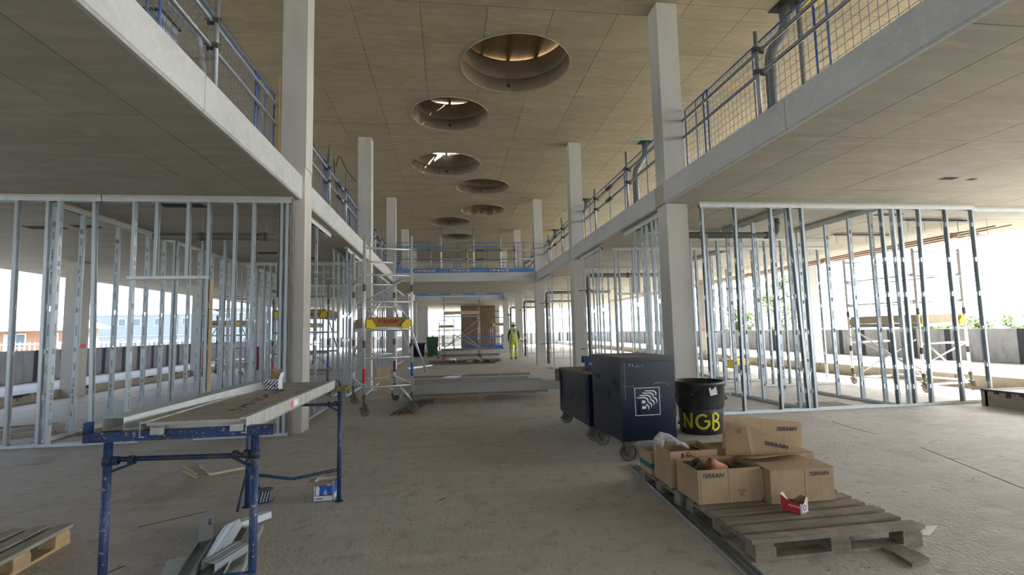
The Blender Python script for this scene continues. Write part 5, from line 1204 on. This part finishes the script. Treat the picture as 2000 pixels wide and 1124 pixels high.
def arc(c0, c1, rx, rz, a0, a1, n=14): return [(c0+rx*math.cos(math.radians(a0+(a1-a0)*k/n)), c1+rz*math.sin(math.radians(a0+(a1-a0)*k/n))) for k in range(n+1)]
def dens(p, q, n=6): return [(p[0]+(q[0]-p[0])*k/n, p[1]+(q[1]-p[1])*k/n) for k in range(n+1)]
m = MB()
ribbon(m, dens((-.205,.075),(-.215,.265)), .026); ribbon(m, dens((-.215,.262),(-.12,.085)), .026); ribbon(m, dens((-.12,.085),(-.115,.275)), .026)
ribbon(m, arc(.005,.17,.068,.085,50,330), .028); ribbon(m, dens((.068,.12),(.075,.175)), .028); ribbon(m, dens((.08,.175),(.02,.178)), .026)
ribbon(m, dens((.125,.275),(.115,.07)), .028); ribbon(m, arc(.13,.225,.062,.05,90,-90), .028); ribbon(m, arc(.125,.12,.075,.055,90,-90), .028)
m.build('painted_letters', M['paint_y'], t, label='yellow hand painted letters NGB')
m = MB(); vs = [on_cyl(u,z,.0025) for u,z in ((.10,.49),(.19,.505),(.178,.60),(.085,.585))]; m.add(vs,[(0,1,2,3)]); m.build('sticker', M['box_white'], t, label='white paper label')
m = MB(); vs = [on_cyl(u,z,.003) for u,z in ((-.10,.505),(-.09,.505),(-.09,.515),(-.10,.515))]; m.add(vs,[(0,1,2,3)]); m.build('yellow_tag', M['yellow'], t)
# ------------------------------------------------------------------ person walking away
t = thing('person', 'person walking away in yellow high visibility vest and trousers, white helmet', 'person', (3.02, 23.3, 0))
J = [ # name, parent, pos, radius
 ('pelvis',None,(0,0,.94),.135),('waist',0,(0,.0,1.08),.13),('chest',1,(0,0,1.30),.155),('neck0',2,(0,.0,1.47),.085),('neck1',3,(0,.0,1.54),.055),('head',4,(0,.01,1.64),.092),('crown',5,(0,.01,1.70),.075),
 ('shL',2,(-.16,0,1.41),.075),('elL',7,(-.235,.02,1.14),.052),('wrL',8,(-.245,.05,.91),.036),('paL',9,(-.245,.06,.85),.034),
 ('shR',2,(.16,0,1.41),.075),('elR',11,(.245,.0,1.15),.052),('wrR',12,(.27,.14,.98),.036),('paR',13,(.28,.19,.95),.034),
 ('hiL',0,(-.09,0,.86),.118),('knL',15,(-.11,.05,.50),.092),('anL',16,(-.12,-.06,.12),.060),('toL',17,(-.13,.06,.04),.045),
 ('hiR',0,(.09,0,.86),.118),('knR',19,(.11,.0,.50),.092),('anR',20,(.11,.06,.10),.060),('toR',21,(.12,.19,.04),.045)]
for side, base, sx in ((-1,10,(-.245,.06,.85)),(1,14,(.28,.19,.95))):
    for f in range(4):
        b_ = len(J); off = (-.024+.016*f)
        J.append(('f',base,(sx[0],sx[1]+off*.9+.005,sx[2]-.045),.011)); J.append(('f',b_,(sx[0]-side*.012,sx[1]+off+.008,sx[2]-.075-.006*(f in (1,2))),.009)); J.append(('f',b_+1,(sx[0]-side*.028,sx[1]+off+.01,sx[2]-.095-.006*(f in (1,2))),.008))
    b_ = len(J); J.append(('t',base,(sx[0]-side*.02,sx[1]+.03,sx[2]-.01),.012)); J.append(('t',b_,(sx[0]-side*.03,sx[1]+.04,sx[2]-.04),.010))
me = bpy.data.meshes.new('body'); me.from_pydata([j[2] for j in J], [(j[1], i) for i, j in enumerate(J) if j[1] is not None], [])
bo = bpy.data.objects.new('body', me); C.objects.link(bo)
md = bo.modifiers.new('s','SKIN'); 
for i, j in enumerate(J): me.skin_vertices[0].data[i].radius = (j[3], j[3]); me.skin_vertices[0].data[i].use_root = (i == 0)
md2 = bo.modifiers.new('u','SUBSURF'); md2.levels = 2; md2.render_levels = 2
dg = bpy.context.evaluated_depsgraph_get(); me2 = bpy.data.meshes.new_from_object(bo.evaluated_get(dg)); bpy.data.objects.remove(bo)
me2.materials.clear()
for k in ('skin','hiviz','dark_cloth','boot'): me2.materials.append(M[k])
for p_ in me2.polygons:
    x, y, z = p_.center; p_.use_smooth = True
    armz = abs(x) > .165+.02*(z<1.2)
    if z < .10: mi = 3
    elif z < .92 and not (armz and z > .80): mi = 1
    elif z > 1.50: mi = 0
    elif armz and z > .97 and z < 1.45: mi = 2
    elif armz: mi = 0
    else: mi = 1
    p_.material_index = mi
body = link('body', me2, t)
for (za, zb, r0, r1) in ((1.02,1.06,.150,.148),(1.16,1.20,.148,.155)): 
    m = MB().lathe([(r0,za),(r1,zb)],24); m.v = [(a*1.0,b_*.86,c) for a,b_,c in m.v]; m.build('reflective_band', M['silver'], t, True, off=L0)
for s in (-1,1):
    m = MB().bar((s*.09,-.150,1.20),(s*.09,-.135,1.44),.045,.006,up=(0,1,0)); m.build('reflective_band', M['silver'], t, off=L0)
    m = MB().lathe([(.082,.42),(.080,.46)],16,(s*.11,-.005,0)); m.build('reflective_band', M['silver'], t, True, off=L0)
MB().bx(-.07,.07,-.166,-.160,1.33,1.40).build('back_print', M['box_blue'], t, off=L0)
m = MB().lathe([(.128,1.655),(.122,1.665),(.118,1.70),(.10,1.755),(.06,1.79),(0,1.80)],24,(0,.01,0)); m.build('helmet', M['helmet'], t, True, off=L0)
m = MB().slab([(-.08,.11,1.66),(.08,.11,1.66),(.05,.19,1.65),(-.05,.19,1.65)],.006); m.build('helmet_peak', M['helmet'], t, off=L0)
m = MB().lathe([(.0,-.02),(.02,-.015),(.02,.015),(0,.02)],10,(-.095,.01,1.63),'x').lathe([(.0,-.02),(.02,-.015),(.02,.015),(0,.02)],10,(.095,.01,1.63),'x').build('ear', M['skin'], t, True, off=L0)
m = MB().lathe([(.088,1.54),(.096,1.60),(.097,1.66)],16,(0,.0,0)); m.v = [v if v[1] < .03 else (v[0]*.9, .03, v[2]) for v in m.v]; m.build('hair', M['boot'], t, True, off=L0)
m = MB().slab([(-.012,.10,1.61),(.012,.10,1.61),(0,.125,1.60),(0,.10,1.645)],.004); m.build('nose', M['skin'], t, off=L0)
for s in (-1,1): MB().lathe([(0,-.006),(.011,0),(0,.006)],8,(s*.032,.098,1.64),'y').build('eye', M['boot'], t, True, off=L0)
MB().bx(-.022,.022,.094,.10,1.575,1.583).build('mouth', M['terracotta'], t, off=L0)
for k in range(3):
    tag(MB().bar((3.14,23.40+.03*k,.92+.02*k),(3.85,24.25+.05*k,1.02+.015*k),.02,.03).build('timber_batten', M['timber']), ['lowest','middle','topmost'][k]+' timber batten carried in the right hand of the walking person', 'batten')
# first-floor items at left
t = thing('grey_cabinet', 'grey metal cabinet standing upstairs behind the near left rail', 'cabinet', (-3.0,5.0,Z2))
MB().bx(-3.15,-2.72,4.85,5.16,Z2+.42,Z2+.84).build('body', M['grey_metal'], t); MB().bx(-2.72,-2.712,4.88,5.13,Z2+.45,Z2+.80).build('door', M['roofing'], t); MB().bx(-3.18,-2.70,4.83,5.18,Z2+.84,Z2+.86).build('top', M['clamp'], t)
for x,y in ((-3.12,4.88),(-2.76,4.88),(-3.12,5.13),(-2.76,5.13)): MB().bx(x-.02,x+.02,y-.02,y+.02,Z2,Z2+.42).build('leg', M['clamp'], t)
t = thing('printed_panel', 'pale printed panel with red stripes standing upstairs behind the near left rail', 'panel', (-2.8,5.5,Z2))
MB().bx(-2.84,-2.80,5.2,6.4,Z2+.30,Z2+.76).build('panel', M['roofing'], t)
for y in (5.42,5.62): MB().bx(-2.799,-2.79,y,y+.05,Z2+.31,Z2+.75).build('stripe', M['red'], t)
MB().bx(-2.799,-2.79,5.22,5.29,Z2+.36,Z2+.44).build('stripe', M['yellow'], t); MB().bx(-2.95,-2.72,5.15,6.5,Z2+.08,Z2+.30).build('base_box', M['black'], t)
for y in (5.3,6.3): MB().bx(-2.9,-2.76,y,y+.06,Z2,Z2+.08).build('foot', M['black'], t)
tag(MB().bar((-2.66,5.44,4.66),(-2.66,5.80,Z2+.02),.03,.03).build('leaning_bar', M['alu']), 'bright aluminium bar leaning upstairs against the near left rail', 'bar')
t = thing('upstairs_tube_frame', 'galvanised tube handrail frame set back upstairs behind the near left rail', 'guard rail', (-3.4,7,Z2))
for y in (7.45,): MB().tube((-3.4,y,Z2),(-3.4,y,Z2+2.05),.022,10).build('standard', M['tube'], t, True)
MB().tube((-4.4,7.45,Z2),(-4.4,7.45,Z2+2.0),.022,10).build('standard', M['tube'], t, True)
for z in (1.05,1.82): MB().tube((-3.4,4.2,Z2+z),(-3.4,7.5,Z2+z),.022,10).tube((-3.4,7.45,Z2+z),(-4.4,7.45,Z2+z),.02,8).build('rail', M['tube'], t, True)
t = thing('plank_stack_upstairs', 'stack of brown timber upstairs beside the near left column', 'stack', (-3.0,8.2,Z2))
for k in range(6): MB().bx(-3.4,-2.75,7.75,9.2,Z2+.003+.06*k,Z2+.058+.06*k).build('board', M['board'], t)
tag(MB().bx(-2.44,-2.415,7.22,7.26,Z2,Z2+1.5).build('timber_post', M['board']), 'slim brown timber upright fixed beside the near left column upstairs', 'timber')
